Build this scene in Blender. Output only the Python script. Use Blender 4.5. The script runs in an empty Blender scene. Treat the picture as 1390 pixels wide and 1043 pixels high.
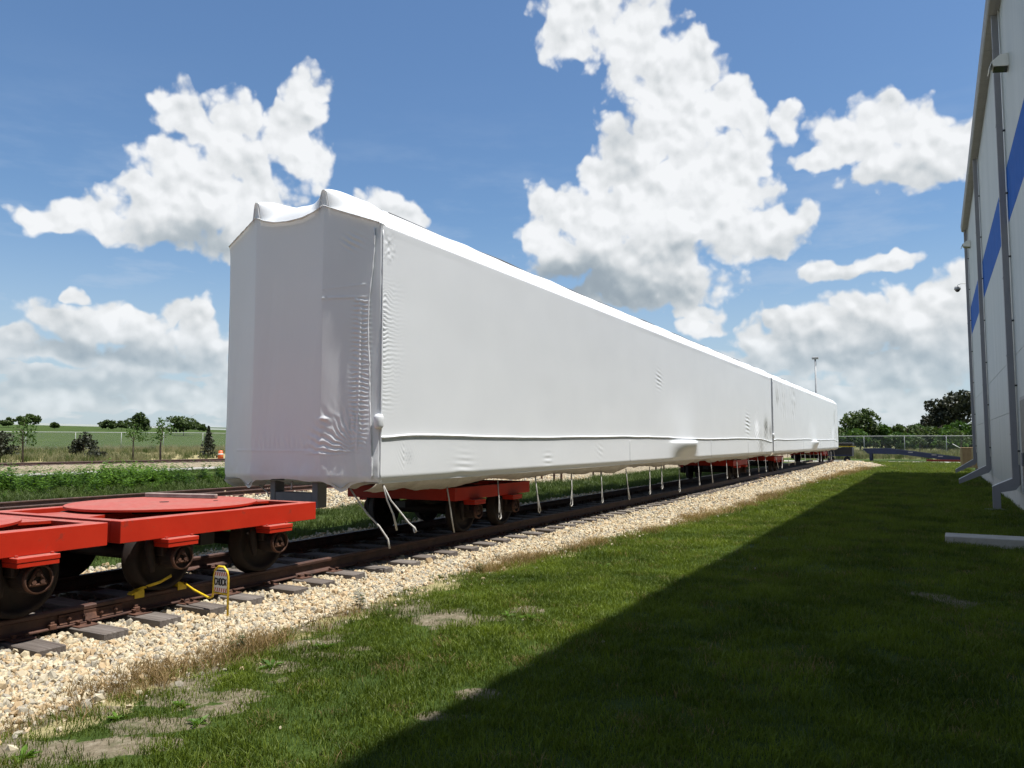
import bpy, bmesh, math, random
import numpy as np
from mathutils import Vector, Matrix

# ------------------------------------------------------------------ camera, sky, sun, exposure
scene = bpy.context.scene
COL = scene.collection
EYE = 1.455
cam_data = bpy.data.cameras.new("camera")
cam_data.sensor_width = 36.0
cam_data.lens = 36.0 * 1060.0 / 1390.0
cam_data.clip_start = 0.05
cam_data.clip_end = 4000.0
cam = bpy.data.objects.new("camera", cam_data)
COL.objects.link(cam)
cam.location = (0.0, 0.0, EYE)
cam.rotation_euler = (math.radians(90.0 + 4.1816), 0.0, math.radians(28.079))
scene.camera = cam

SUN_VEC = Vector((0.335, 0.07, 1.0)).normalized()
SUN_EL = math.asin(SUN_VEC.z)
SUN_AZ = math.atan2(SUN_VEC.x, SUN_VEC.y)
sun_data = bpy.data.lights.new("sun", 'SUN')
sun_data.energy = 5.0
sun_data.angle = math.radians(0.53)
sun_data.color = (1.0, 0.965, 0.90)
sun = bpy.data.objects.new("sun", sun_data)
COL.objects.link(sun)
sun.location = (20, 5, 60)
sun.rotation_euler = SUN_VEC.to_track_quat('Z', 'Y').to_euler()

scene.view_settings.view_transform = 'Standard'
scene.view_settings.look = 'None'
scene.view_settings.exposure = 0.74
scene.view_settings.gamma = 1.0
scene.view_settings.use_curve_mapping = False
scene.render.engine = 'CYCLES'
scene.cycles.max_bounces = 6
scene.cycles.diffuse_bounces = 3
scene.cycles.glossy_bounces = 3
scene.cycles.transparent_max_bounces = 16
scene.cycles.transmission_bounces = 3
try:
    scene.cycles.use_denoising = True
except Exception:
    pass

SKY_STRENGTH = 0.060
CLOUD_STRENGTH = 0.60

# cloud puffs: azimuth, elevation, radius in azimuth, radius in elevation (degrees)
BLOBS=[(-52.02, 22.03, 1.41, 1.21),(-50.85, 21.02, 1.53, 1.19),(-48.17, 21.84, 1.78, 1.48),(-49.0, 20.01, 2.53, 1.96),(-51.32, 17.84, 2.73, 2.06),(-53.03, 16.36, 2.19, 1.59),(-54.56, 16.48, 1.16, 1.11),(-46.75, 18.84, 2.25, 2.16),(-48.89, 16.21, 4.11, 2.42),(-51.92, 14.68, 4.4, 1.53),(-56.57, 14.22, 2.49, 1.01),(-59.14, 13.92, 1.47, 0.81),(-47.38, 14.39, 2.46, 1.73),(-43.32, 24.15, 1.67, 1.34),(-43.79, 22.24, 1.76, 1.69),(-43.9, 20.08, 1.85, 2.02),(-43.05, 19.19, 1.24, 1.36),(-38.06, 16.87, 1.28, 1.22),(-36.55, 16.23, 1.4, 1.02),(-35.47, 15.86, 1.08, 0.72),(-58.0, 7.45, 2.55, 1.12),(-55.5, 8.2, 1.21, 0.86),(-60.56, 6.43, 1.71, 0.91),(-51.64, 8.61, 0.83, 0.99),(-50.1, 8.36, 1.22, 1.2),(-49.35, 6.59, 1.89, 1.71),(-53.28, 7.19, 1.52, 1.17),(-57.33, 9.43, 0.54, 0.47),(-59.14, 5.51, 3.6, 0.83),(-53.22, 5.33, 4.9, 1.08),(-57.05, 3.97, 4.98, 0.85),(-60.24, 3.15, 2.72, 0.64),(-51.35, 3.17, 3.66, 0.79),(-22.2, 29.72, 3.23, 2.19),(-24.0, 28.19, 1.78, 1.44),(-19.46, 28.34, 3.18, 2.22),(-17.85, 26.2, 2.82, 2.06),(-14.89, 26.54, 1.6, 1.44),(-13.86, 25.17, 1.48, 1.37),(-16.53, 24.48, 3.22, 2.33),(-12.19, 23.16, 2.17, 1.77),(-15.25, 22.02, 3.44, 2.63),(-10.59, 21.82, 1.73, 1.5),(-8.59, 21.59, 1.19, 1.21),(-17.93, 20.75, 3.12, 2.69),(-12.94, 19.66, 3.21, 2.33),(-10.88, 19.95, 1.73, 1.82),(-19.83, 20.12, 1.74, 1.68),(-21.64, 18.79, 1.53, 1.41),(-16.9, 17.97, 4.36, 2.1),(-12.22, 17.39, 2.66, 1.68),(-24.61, 16.88, 2.53, 1.75),(-20.69, 15.86, 4.87, 2.06),(-14.32, 15.55, 4.94, 2.12),(-9.76, 14.62, 2.78, 1.49),(-7.31, 14.75, 1.35, 0.98),(-25.88, 15.04, 1.65, 1.25),(-18.03, 13.43, 5.85, 2.07),(-23.7, 13.33, 2.73, 1.79),(-20.2, 11.41, 4.29, 1.9),(-16.48, 11.29, 3.68, 1.77),(-14.53, 9.13, 1.55, 0.83),(-1.67, 21.81, 1.18, 0.88),(-1.99, 20.43, 2.54, 1.61),(-4.31, 19.87, 2.25, 1.47),(-6.46, 19.03, 1.64, 0.8),(0.55, 20.09, 1.13, 1.23),(0.49, 18.68, 2.69, 1.87),(2.46, 18.12, 2.09, 1.76),(-0.33, 17.54, 3.94, 1.18),(-2.29, 11.79, 1.52, 0.72),(-1.39, 12.23, 0.79, 0.57),(-5.5, 11.4, 1.78, 0.69),(-9.16, 8.63, 1.66, 1.02),(-7.02, 7.51, 3.32, 1.71),(-4.74, 8.87, 1.66, 0.99),(-2.64, 7.76, 2.67, 2.04),(-1.27, 9.35, 1.31, 1.05),(0.67, 9.66, 1.52, 1.22),(1.96, 10.61, 1.07, 1.02),(0.39, 7.55, 3.17, 2.37),(-6.6, 5.73, 4.0, 1.51),(-1.64, 4.79, 4.79, 1.65),(-9.95, 6.62, 1.77, 1.23),(-14.45, 8.08, 1.34, 0.73),(-11.46, 5.12, 2.49, 0.93),(-3.47, 2.65, 6.71, 0.88)]
# grey shaded parts: the same four numbers and a strength
GREYS=[(-48.81, 13.28, 5.3, 1.38, 0.3),(-52.12, 13.8, 3.69, 0.77, 0.15),(-23.98, 12.02, 3.27, 1.8, 0.42),(-19.67, 10.61, 5.08, 1.9, 0.38),(-19.83, 20.61, 1.3, 2.95, 0.16),(-14.88, 13.29, 3.12, 0.72, 0.22),(-18.57, 13.45, 2.67, 0.73, 0.15),(-0.57, 16.8, 3.95, 1.01, 0.18),(-5.66, 5.94, 5.58, 1.2, 0.16),(-1.81, 6.25, 3.5, 1.16, 0.14),(-0.38, 3.78, 5.53, 1.24, 0.12),(-8.94, 7.86, 1.95, 0.71, 0.15),(-57.95, 6.05, 3.69, 0.66, 0.2),(-53.23, 5.82, 4.9, 0.98, 0.18),(-47.49, 18.76, 1.98, 1.34, 0.06),(-8.8, 13.64, 2.94, 0.7, 0.2),(-57.44, 3.48, 6.59, 0.94, 0.18),(-4.58, 10.93, 2.77, 0.49, 0.15)]

class NT:
    """small node building helper"""
    def __init__(self, tree):
        self.t = tree
        self.n = tree.nodes
        self.l = tree.links
    def new(self, typ, **kw):
        nd = self.n.new(typ)
        for k, v in kw.items():
            setattr(nd, k, v)
        return nd
    def put(self, sock, v):
        if hasattr(v, 'is_output'):
            self.l.new(v, sock)
        elif v is not None:
            sock.default_value = v
    def math(self, op, a, b=None, c=None, clamp=False):
        nd = self.new('ShaderNodeMath', operation=op)
        nd.use_clamp = clamp
        self.put(nd.inputs[0], a)
        if b is not None: self.put(nd.inputs[1], b)
        if c is not None: self.put(nd.inputs[2], c)
        return nd.outputs[0]
    def vmath(self, op, a, b=None, c=None):
        nd = self.new('ShaderNodeVectorMath', operation=op)
        self.put(nd.inputs[0], a)
        if b is not None: self.put(nd.inputs[1], b)
        if c is not None: self.put(nd.inputs[2], c)
        return nd.outputs['Value'] if op in ('LENGTH', 'DOT_PRODUCT', 'DISTANCE') else nd.outputs['Vector']
    def smooth(self, v, lo, hi, a=0.0, b=1.0):
        nd = self.new('ShaderNodeMapRange')
        nd.interpolation_type = 'SMOOTHSTEP'
        self.put(nd.inputs['Value'], v)
        nd.inputs['From Min'].default_value = lo
        nd.inputs['From Max'].default_value = hi
        nd.inputs['To Min'].default_value = a
        nd.inputs['To Max'].default_value = b
        return nd.outputs['Result']
    def noise(self, vec, scale, detail=3, rough=0.55, dist=0.0, dims='3D', out=0):
        nd = self.new('ShaderNodeTexNoise')
        nd.noise_dimensions = dims
        if vec is not None: self.put(nd.inputs['Vector'], vec)
        nd.inputs['Scale'].default_value = scale
        nd.inputs['Detail'].default_value = detail
        nd.inputs['Roughness'].default_value = rough
        nd.inputs['Distortion'].default_value = dist
        return nd.outputs[out]
    def vor(self, vec, scale, feature='F1', dims='3D', detail=0.0, rough=0.5, smooth=None, out='Distance'):
        nd = self.new('ShaderNodeTexVoronoi')
        nd.voronoi_dimensions = dims
        nd.feature = feature
        if vec is not None: self.put(nd.inputs['Vector'], vec)
        nd.inputs['Scale'].default_value = scale
        if 'Detail' in nd.inputs: nd.inputs['Detail'].default_value = detail
        if 'Roughness' in nd.inputs: nd.inputs['Roughness'].default_value = rough
        if smooth is not None and 'Smoothness' in nd.inputs:
            nd.inputs['Smoothness'].default_value = smooth
        return nd.outputs[out]
    def mixc(self, f, a, b, blend='MIX'):
        nd = self.new('ShaderNodeMix', data_type='RGBA', blend_type=blend)
        self.put(nd.inputs['Factor'], f)
        self.put(nd.inputs['A'] if False else nd.inputs[6], a)
        self.put(nd.inputs[7], b)
        return nd.outputs[2]
    def ramp(self, f, stops, interp='LINEAR'):
        nd = self.new('ShaderNodeValToRGB')
        self.put(nd.inputs[0], f)
        cr = nd.color_ramp
        cr.interpolation = interp
        while len(cr.elements) > 1: cr.elements.remove(cr.elements[-1])
        for i, (p, c) in enumerate(stops):
            e = cr.elements[0] if i == 0 else cr.elements.new(p)
            e.position = p
            e.color = (c[0], c[1], c[2], 1.0)
        return nd.outputs[0]
    def bump(self, h, strength=0.3, dist=0.02, normal=None):
        nd = self.new('ShaderNodeBump')
        nd.inputs['Strength'].default_value = strength
        nd.inputs['Distance'].default_value = dist
        self.put(nd.inputs['Height'], h)
        if normal is not None: self.put(nd.inputs['Normal'], normal)
        return nd.outputs[0]

def build_world():
    w = bpy.data.worlds.new("World")
    scene.world = w
    w.use_nodes = True
    try:
        w.cycles.sampling_method = 'MANUAL'
        w.cycles.sample_map_resolution = 512
    except Exception:
        pass
    T = NT(w.node_tree)
    T.n.clear()
    out = T.new('ShaderNodeOutputWorld')
    sky = T.new('ShaderNodeTexSky')
    sky.sky_type = 'NISHITA'
    sky.sun_disc = False
    sky.sun_elevation = SUN_EL
    sky.sun_rotation = SUN_AZ
    sky.altitude = 200.0
    sky.air_density = 1.25
    sky.dust_density = 0.6
    sky.ozone_density = 2.2
    tc = T.new('ShaderNodeTexCoord')
    d = tc.outputs['Generated']
    sep = T.new('ShaderNodeSeparateXYZ'); T.l.new(d, sep.inputs[0])
    x, y, z = sep.outputs
    az = T.math('MULTIPLY', T.math('ARCTAN2', x, y), 57.29578)
    el = T.math('MULTIPLY', T.math('ARCSINE', z), 57.29578)
    comb = T.new('ShaderNodeCombineXYZ')
    T.l.new(az, comb.inputs[0]); T.l.new(el, comb.inputs[1])
    uv = comb.outputs[0]
    # domain warp at two sizes: the edges of real cumulus are folded
    n1 = T.noise(uv, 0.32, 2.5, 0.5, dims='2D', out=1)
    wv = T.vmath('MULTIPLY', T.vmath('SUBTRACT', n1, (0.5, 0.5, 0.5)), (2.6, 2.1, 0.0))
    p = T.vmath('ADD', uv, wv)
    dmin = None
    for (a, e, rx, ry) in BLOBS:
        q = T.vmath('MULTIPLY_ADD', p, (1.0 / rx, 1.0 / ry, 0.0), (-a / rx, -e / ry, 0.0))
        ln = T.vmath('LENGTH', q)
        dmin = ln if dmin is None else T.math('SMOOTH_MIN', dmin, ln, 0.12)
    F_in = T.math('SUBTRACT', 1.22, dmin)
    # clouds outside the framed part of the sky: scattered cumulus of the same kind
    gn = T.noise(T.vmath('MULTIPLY', uv, (1.0, 1.7, 1.0)), 0.055, 4, 0.55, dims='2D')
    F_gen = T.math('MULTIPLY', T.math('SUBTRACT', gn, 0.55), 6.0)
    daz = T.math('ABSOLUTE', T.math('ADD', az, 27.5))
    m_az = T.smooth(daz, 36.0, 44.0)
    m_el = T.smooth(el, 32.0, 40.0)
    outside = T.math('MAXIMUM', m_az, m_el)
    F_gen = T.math('SUBTRACT', F_gen, T.math('MULTIPLY', T.math('SUBTRACT', 1.0, outside), 4.0))
    # rows of distant cumulus that crowd together towards the horizon, all the way round
    ln_ = T.noise(T.vmath('MULTIPLY', uv, (1.0, 3.2, 1.0)), 0.16, 4, 0.6, dims='2D')
    F_low = T.math('ADD', T.math('MULTIPLY', T.math('SUBTRACT', ln_, 0.44), 5.0), T.smooth(el, 9.0, 4.0, -3.2, 0.0))
    F0 = T.math('MAXIMUM', T.math('MAXIMUM', F_in, F_gen), F_low)
    # cauliflower relief, also read a step towards the sun so that lobes get a lit and a shaded flank
    def billow(pos, det, sc=0.34):
        v = T.vor(pos, sc, 'SMOOTH_F1', '2D', detail=det, rough=0.55, smooth=0.45)
        return T.math('SUBTRACT', 1.0, v)
    uvw = T.vmath('ADD', uv, T.vmath('MULTIPLY', wv, (0.40, 0.40, 0.0)))
    b0 = billow(uvw, 2.6, 0.42)
    l0 = billow(uvw, 1.2, 0.42)
    l1 = billow(T.vmath('ADD', uvw, (0.20, 0.42, 0.0)), 1.2, 0.42)
    F = T.math('ADD', F0, T.math('MULTIPLY', T.math('SUBTRACT', b0, 0.16), 0.85))
    fine = T.noise(uv, 2.2, 4, 0.62, dims='2D')
    F = T.math('ADD', F, T.math('MULTIPLY', T.math('SUBTRACT', fine, 0.5), 0.15))
    cover = T.smooth(F, -0.06, 0.40)
    # grey bases
    g = None
    for (a, e, rx, ry, s) in GREYS:
        q = T.vmath('MULTIPLY_ADD', p, (1.0 / rx, 1.0 / ry, 0.0), (-a / rx, -e / ry, 0.0))
        f = T.smooth(T.vmath('LENGTH', q), 1.6, 0.1, 0.0, s)
        g = f if g is None else T.math('ADD', g, f)
    low = T.smooth(el, 14.0, 1.0, 0.0, 0.15)
    soft = T.noise(uv, 0.34, 2.5, 0.5, dims='2D')
    soft2 = T.noise(T.vmath('ADD', uv, (0.1, 0.55, 0.0)), 0.34, 2.5, 0.5, dims='2D')
    relief = T.math('MULTIPLY', T.math('SUBTRACT', l0, l1), 0.34)
    relief = T.math('ADD', relief, T.math('MULTIPLY', T.math('SUBTRACT', soft, soft2), 0.65))
    deep = T.smooth(F, 0.2, 1.3)
    br = T.math('ADD', 0.955, T.math('MULTIPLY', relief, T.math('ADD', 0.35, T.math('MULTIPLY', deep, 0.8))))
    br = T.math('SUBTRACT', br, T.math('MULTIPLY', T.math('MULTIPLY', g, 1.15), T.math('ADD', 0.45, T.math('MULTIPLY', soft, 1.1))))
    br = T.math('SUBTRACT', br, low)
    br = T.math('SUBTRACT', br, T.math('MULTIPLY', T.smooth(fine, 0.35, 0.75), 0.03))
    br = T.math('ADD', br, T.math('MULTIPLY', T.math('SUBTRACT', soft, 0.5), T.math('ADD', 0.16, T.math('MULTIPLY', low, 2.6))))
    br = T.math('MAXIMUM', T.math('MINIMUM', br, 1.0), 0.30)
    ccol = T.ramp(br, [(0.0, (0.26, 0.31, 0.36)), (0.42, (0.34, 0.40, 0.45)), (0.62, (0.50, 0.55, 0.585)),
                       (0.82, (0.74, 0.765, 0.78)), (1.0, (0.93, 0.945, 0.96))])
    # thin streaky veil and the pale air low over the horizon
    veil_n = T.noise(T.vmath('MULTIPLY', uv, (0.5, 1.9, 1.0)), 0.16, 5, 0.6, dims='2D')
    veil = T.math('MULTIPLY', T.smooth(veil_n, 0.44, 0.74), T.smooth(el, 26.0, 7.0, 0.0, 0.55))
    haze = T.smooth(el, 17.0, -1.0, 0.0, 0.72)
    thin = T.math('MAXIMUM', veil, haze)
    tcol = T.ramp(T.smooth(el, 0.0, 16.0), [(0.0, (0.56, 0.66, 0.77)), (1.0, (0.46, 0.58, 0.76))])
    tint = T.mixc(1.0, sky.outputs[0], (0.86, 1.04, 1.22, 1.0), 'MULTIPLY')
    bg1 = T.new('ShaderNodeBackground'); T.l.new(tint, bg1.inputs[0]); bg1.inputs[1].default_value = SKY_STRENGTH
    bg2 = T.new('ShaderNodeBackground'); T.l.new(tcol, bg2.inputs[0]); bg2.inputs[1].default_value = CLOUD_STRENGTH
    bg3 = T.new('ShaderNodeBackground'); T.l.new(ccol, bg3.inputs[0]); bg3.inputs[1].default_value = CLOUD_STRENGTH
    mx = T.new('ShaderNodeMixShader'); T.l.new(thin, mx.inputs[0]); T.l.new(bg1.outputs[0], mx.inputs[1]); T.l.new(bg2.outputs[0], mx.inputs[2])
    my = T.new('ShaderNodeMixShader')
    T.l.new(T.math('MULTIPLY', cover, T.smooth(el, 0.0, 9.0, 0.42, 0.97)), my.inputs[0])
    T.l.new(mx.outputs[0], my.inputs[1]); T.l.new(bg3.outputs[0], my.inputs[2])
    T.l.new(my.outputs[0], out.inputs[0])
build_world()

# ------------------------------------------------------------------ helpers
rng = np.random.default_rng(7)
random.seed(7)

def hash2(ix, iy, seed=0):
    h = (ix.astype(np.int64) * 374761393 + iy.astype(np.int64) * 668265263 + seed * 1442695041) & 0x7fffffff
    h = ((h ^ (h >> 13)) * 1274126177) & 0x7fffffff
    h = (h ^ (h >> 16)) & 0xffff
    return h / 65535.0

def vnoise(x, y, seed=0):
    x = np.asarray(x, float); y = np.asarray(y, float)
    ix = np.floor(x); iy = np.floor(y)
    fx = x - ix; fy = y - iy
    fx = fx * fx * (3 - 2 * fx); fy = fy * fy * (3 - 2 * fy)
    a = hash2(ix, iy, seed); b = hash2(ix + 1, iy, seed); c = hash2(ix, iy + 1, seed); d = hash2(ix + 1, iy + 1, seed)
    return (a * (1 - fx) + b * fx) * (1 - fy) + (c * (1 - fx) + d * fx) * fy

def fbm(x, y, o=4, seed=0):
    s = 0; a = 0.5; t = 0
    for i in range(o):
        s = s + a * vnoise(x * 2 ** i + 17.3 * i, y * 2 ** i - 9.1 * i, seed + i); t += a; a *= 0.5
    return s / t

def sstep(a, b, x):
    t = np.clip((np.asarray(x, float) - a) / (b - a), 0, 1)
    return t * t * (3 - 2 * t)

def tag(o, label=None, cat=None, group=None, kind=None):
    if label: o['label'] = label
    if cat: o['category'] = cat
    if group: o['group'] = group
    if kind: o['kind'] = kind
    return o

def empty(name, loc=(0, 0, 0), rz=0.0):
    o = bpy.data.objects.new(name, None)
    o.empty_display_size = 0.2
    o.location = loc
    o.rotation_euler = (0, 0, rz)
    COL.objects.link(o)
    return o

def link(name, me, parent=None, loc=(0, 0, 0), rot=(0, 0, 0)):
    o = bpy.data.objects.new(name, me)
    COL.objects.link(o)
    o.location = loc
    o.rotation_euler = rot
    if parent is not None: o.parent = parent
    return o

CHILD = {}
def kids(o):
    return [c for c in COL.objects if c.parent == o] if False else list(o.children)

def copy_tree(o, parent=None, top=True):
    c = o.copy()
    COL.objects.link(c)
    if parent is not None: c.parent = parent
    for ch in kids(o):
        copy_tree(ch, c, False)
    return c

class MB:
    """collects verts and faces, builds one mesh"""
    def __init__(self):
        self.v = []; self.f = []; self.sm = []
    def add(self, vs, fs, smooth=False):
        b = len(self.v)
        self.v += [tuple(map(float, p)) for p in vs]
        self.f += [tuple(b + i for i in f) for f in fs]
        self.sm += [smooth] * len(fs)
        return self
    def box(self, x0, x1, y0, y1, z0, z1, bev=0.0):
        if bev <= 0:
            vs = [(x0, y0, z0), (x1, y0, z0), (x1, y1, z0), (x0, y1, z0), (x0, y0, z1), (x1, y0, z1), (x1, y1, z1), (x0, y1, z1)]
            return self.add(vs, [(0, 3, 2, 1), (4, 5, 6, 7), (0, 1, 5, 4), (1, 2, 6, 5), (2, 3, 7, 6), (3, 0, 4, 7)])
        bm = bmesh.new()
        bmesh.ops.create_cube(bm, size=1.0)
        for v in bm.verts:
            v.co = Vector(((x0 + x1) / 2 + v.co.x * (x1 - x0), (y0 + y1) / 2 + v.co.y * (y1 - y0), (z0 + z1) / 2 + v.co.z * (z1 - z0)))
        bmesh.ops.bevel(bm, geom=bm.edges[:], offset=bev, segments=1, affect='EDGES')
        bm.verts.index_update()
        self.add([v.co for v in bm.verts], [[v.index for v in f.verts] for f in bm.faces])
        bm.free()
        return self
    def prism(self, poly, axis, a0, a1):
        """extrude a polygon (list of 2D points) along an axis"""
        n = len(poly)
        def P(p, a):
            if axis == 'x': return (a, p[0], p[1])
            if axis == 'y': return (p[0], a, p[1])
            return (p[0], p[1], a)
        vs = [P(p, a0) for p in poly] + [P(p, a1) for p in poly]
        fs = [tuple(range(n - 1, -1, -1)), tuple(range(n, 2 * n))]
        for i in range(n):
            j = (i + 1) % n
            fs.append((i, j, n + j, n + i))
        return self.add(vs, fs)
    def tube(self, pts, r, seg=8, caps=True):
        pts = [Vector(p) for p in pts]
        rs = r if isinstance(r, (list, tuple)) else [r] * len(pts)
        rings = []
        up = Vector((0, 0, 1))
        for i, p in enumerate(pts):
            t = (pts[min(i + 1, len(pts) - 1)] - pts[max(i - 1, 0)])
            if t.length < 1e-9: t = Vector((0, 0, 1))
            t.normalize()
            a = t.cross(up)
            if a.length < 0.05: a = t.cross(Vector((0, 1, 0)))
            a.normalize(); b = t.cross(a)
            rings.append([p + (a * math.cos(2 * math.pi * k / seg) + b * math.sin(2 * math.pi * k / seg)) * rs[i] for k in range(seg)])
        vs = [q for ring in rings for q in ring]
        fs = []
        for i in range(len(pts) - 1):
            for k in range(seg):
                k2 = (k + 1) % seg
                fs.append((i * seg + k, i * seg + k2, (i + 1) * seg + k2, (i + 1) * seg + k))
        self.add(vs, fs, True)
        if caps:
            b = len(self.v) - len(vs)
            self.f.append(tuple(b + k for k in range(seg - 1, -1, -1))); self.sm.append(False)
            e = b + (len(pts) - 1) * seg
            self.f.append(tuple(e + k for k in range(seg))); self.sm.append(False)
        return self
    def lathe(self, prof, axis='x', seg=40, c=(0, 0, 0), smooth=True):
        """prof: (along, radius) closed back to the axis"""
        vs = []; fs = []
        n = len(prof)
        for k in range(seg):
            a = 2 * math.pi * k / seg
            for (t, r) in prof:
                u, w = r * math.cos(a), r * math.sin(a)
                if axis == 'x': vs.append((c[0] + t, c[1] + u, c[2] + w))
                elif axis == 'y': vs.append((c[0] + u, c[1] + t, c[2] + w))
                else: vs.append((c[0] + u, c[1] + w, c[2] + t))
        for k in range(seg):
            k2 = (k + 1) % seg
            for i in range(n - 1):
                fs.append((k * n + i, k * n + i + 1, k2 * n + i + 1, k2 * n + i))
        return self.add(vs, fs, smooth)
    def mesh(self, name, mat=None):
        me = bpy.data.meshes.new(name)
        me.from_pydata(self.v, [], self.f)
        me.polygons.foreach_set('use_smooth', np.array(self.sm, dtype=bool))
        if mat is not None:
            me.materials.append(mat)
        me.update()
        return me
    def build(self, name, mat, parent=None, loc=(0, 0, 0), rot=(0, 0, 0)):
        return link(name, self.mesh(name, mat), parent, loc, rot)

def np_mesh(name, verts, faces, mat=None, smooth=True):
    """verts (n,3), faces (m,k) of equal size"""
    verts = np.asarray(verts, np.float32); faces = np.asarray(faces, np.int32)
    me = bpy.data.meshes.new(name)
    me.vertices.add(len(verts)); me.vertices.foreach_set('co', verts.ravel())
    m, k = faces.shape
    me.loops.add(m * k); me.loops.foreach_set('vertex_index', faces.ravel())
    me.polygons.add(m)
    me.polygons.foreach_set('loop_start', np.arange(0, m * k, k, dtype=np.int32))
    me.polygons.foreach_set('loop_total', np.full(m, k, dtype=np.int32))
    me.polygons.foreach_set('use_smooth', np.full(m, smooth, dtype=bool))
    if mat is not None: me.materials.append(mat)
    me.update(calc_edges=True)
    me.validate()
    return me

def grid_faces(nu, nv):
    i = np.arange(nu - 1)[:, None]; j = np.arange(nv - 1)[None, :]
    a = i * nv + j
    return np.stack([a, a + nv, a + nv + 1, a + 1], -1).reshape(-1, 4)

# ------------------------------------------------------------------ materials
MATS = {}
def principled(name):
    m = bpy.data.materials.new(name)
    m.use_nodes = True
    T = NT(m.node_tree)
    b = T.n['Principled BSDF']
    return m, T, b

def obj_co(T):
    tc = T.new('ShaderNodeTexCoord')
    return tc.outputs['Object']
def world_co(T):
    g = T.new('ShaderNodeNewGeometry')
    return g.outputs['Position']

def simple(name, c, rough=0.6, var=0.12, scale=6.0, metal=0.0, bump=0.0, bscale=40.0, c2=None, world=False):
    if name in MATS: return MATS[name]
    m, T, b = principled(name)
    co = world_co(T) if world else obj_co(T)
    n = T.noise(co, scale, 5, 0.6)
    lo = tuple(v * (1 - var) for v in c); hi = tuple(min(1, v * (1 + var)) for v in c)
    if c2 is not None: hi = c2
    col = T.ramp(n, [(0.3, lo), (0.7, hi)])
    T.l.new(col, b.inputs['Base Color'])
    r = T.math('ADD', T.math('MULTIPLY', T.noise(co, scale * 3, 3), 0.2), rough - 0.1)
    T.l.new(r, b.inputs['Roughness'])
    b.inputs['Metallic'].default_value = metal
    if bump > 0:
        T.l.new(T.bump(T.noise(co, bscale, 4), bump, 0.01), b.inputs['Normal'])
    MATS[name] = m
    return m

def mat_red_paint():
    m, T, b = principled('red_paint')
    co = obj_co(T)
    g = T.new('ShaderNodeNewGeometry')
    sp = T.new('ShaderNodeSeparateXYZ'); T.l.new(g.outputs['Normal'], sp.inputs[0])
    top = T.smooth(sp.outputs[2], 0.55, 0.95)
    n = T.noise(co, 3.0, 6, 0.65)
    n2 = T.noise(co, 14.0, 5, 0.7)
    base = T.ramp(n, [(0.3, (0.37, 0.016, 0.0045)), (0.7, (0.46, 0.024, 0.007))])
    dust = T.ramp(n2, [(0.3, (0.235, 0.070, 0.055)), (0.7, (0.32, 0.135, 0.112))])
    f = T.math('MULTIPLY', top, T.smooth(n, 0.2, 0.75, 0.55, 0.95))
    c = T.mixc(f, base, dust)
    scuff = T.math('MULTIPLY', T.smooth(T.noise(co, 6.0, 9, 0.78), 0.57, 0.66), 0.50)
    c = T.mixc(scuff, c, (0.10, 0.035, 0.025, 1))
    T.l.new(c, b.inputs['Base Color'])
    T.l.new(T.math('ADD', 0.50, T.math('MULTIPLY', f, 0.25)), b.inputs['Roughness'])
    b.inputs['Specular IOR Level'].default_value = 0.3
    T.l.new(T.bump(n2, 0.08, 0.01), b.inputs['Normal'])
    return m

def mat_rust(name='rusty_steel', dark=1.0):
    m, T, b = principled(name)
    co = obj_co(T)
    n = T.noise(co, 9.0, 7, 0.7)
    c = T.ramp(n, [(0.30, (0.030 * dark, 0.014 * dark, 0.009 * dark)), (0.5, (0.085 * dark, 0.035 * dark, 0.020 * dark)), (0.72, (0.17 * dark, 0.075 * dark, 0.042 * dark))])
    T.l.new(c, b.inputs['Base Color'])
    b.inputs['Roughness'].default_value = 0.78
    T.l.new(T.bump(T.noise(co, 60.0, 4), 0.25, 0.006), b.inputs['Normal'])
    return m

def mat_rail():
    m, T, b = principled('rail_steel')
    co = obj_co(T)
    g = T.new('ShaderNodeNewGeometry')
    sp = T.new('ShaderNodeSeparateXYZ'); T.l.new(g.outputs['Normal'], sp.inputs[0])
    sz = T.new('ShaderNodeSeparateXYZ'); T.l.new(g.outputs['Position'], sz.inputs[0])
    n = T.noise(co, 5.0, 7, 0.7)
    c = T.ramp(n, [(0.3, (0.028, 0.013, 0.010)), (0.55, (0.070, 0.031, 0.021)), (0.75, (0.12, 0.058, 0.038))])
    T.l.new(c, b.inputs['Base Color'])
    b.inputs['Roughness'].default_value = 0.6
    T.l.new(T.bump(T.noise(co, 50.0, 4), 0.2, 0.004), b.inputs['Normal'])
    return m

def mat_tie():
    m, T, b = principled('weathered_tie_wood')
    co = obj_co(T)
    st = T.vmath('MULTIPLY', co, (2.0, 45.0, 20.0))
    n = T.noise(st, 1.0, 6, 0.7)
    big = T.noise(co, 2.5, 4)
    oi = T.new('ShaderNodeObjectInfo')
    c = T.ramp(n, [(0.3, (0.045, 0.036, 0.031)), (0.5, (0.125, 0.108, 0.096)), (0.7, (0.22, 0.20, 0.185))])
    c = T.mixc(T.math('MULTIPLY', oi.outputs['Random'], 0.5), c, (0.05, 0.035, 0.028, 1))
    c = T.mixc(T.smooth(big, 0.45, 0.7, 0, 0.4), c, (0.20, 0.17, 0.15, 1))
    T.l.new(c, b.inputs['Base Color'])
    b.inputs['Roughness'].default_value = 0.85
    T.l.new(T.bump(n, 0.5, 0.012), b.inputs['Normal'])
    return m

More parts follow.
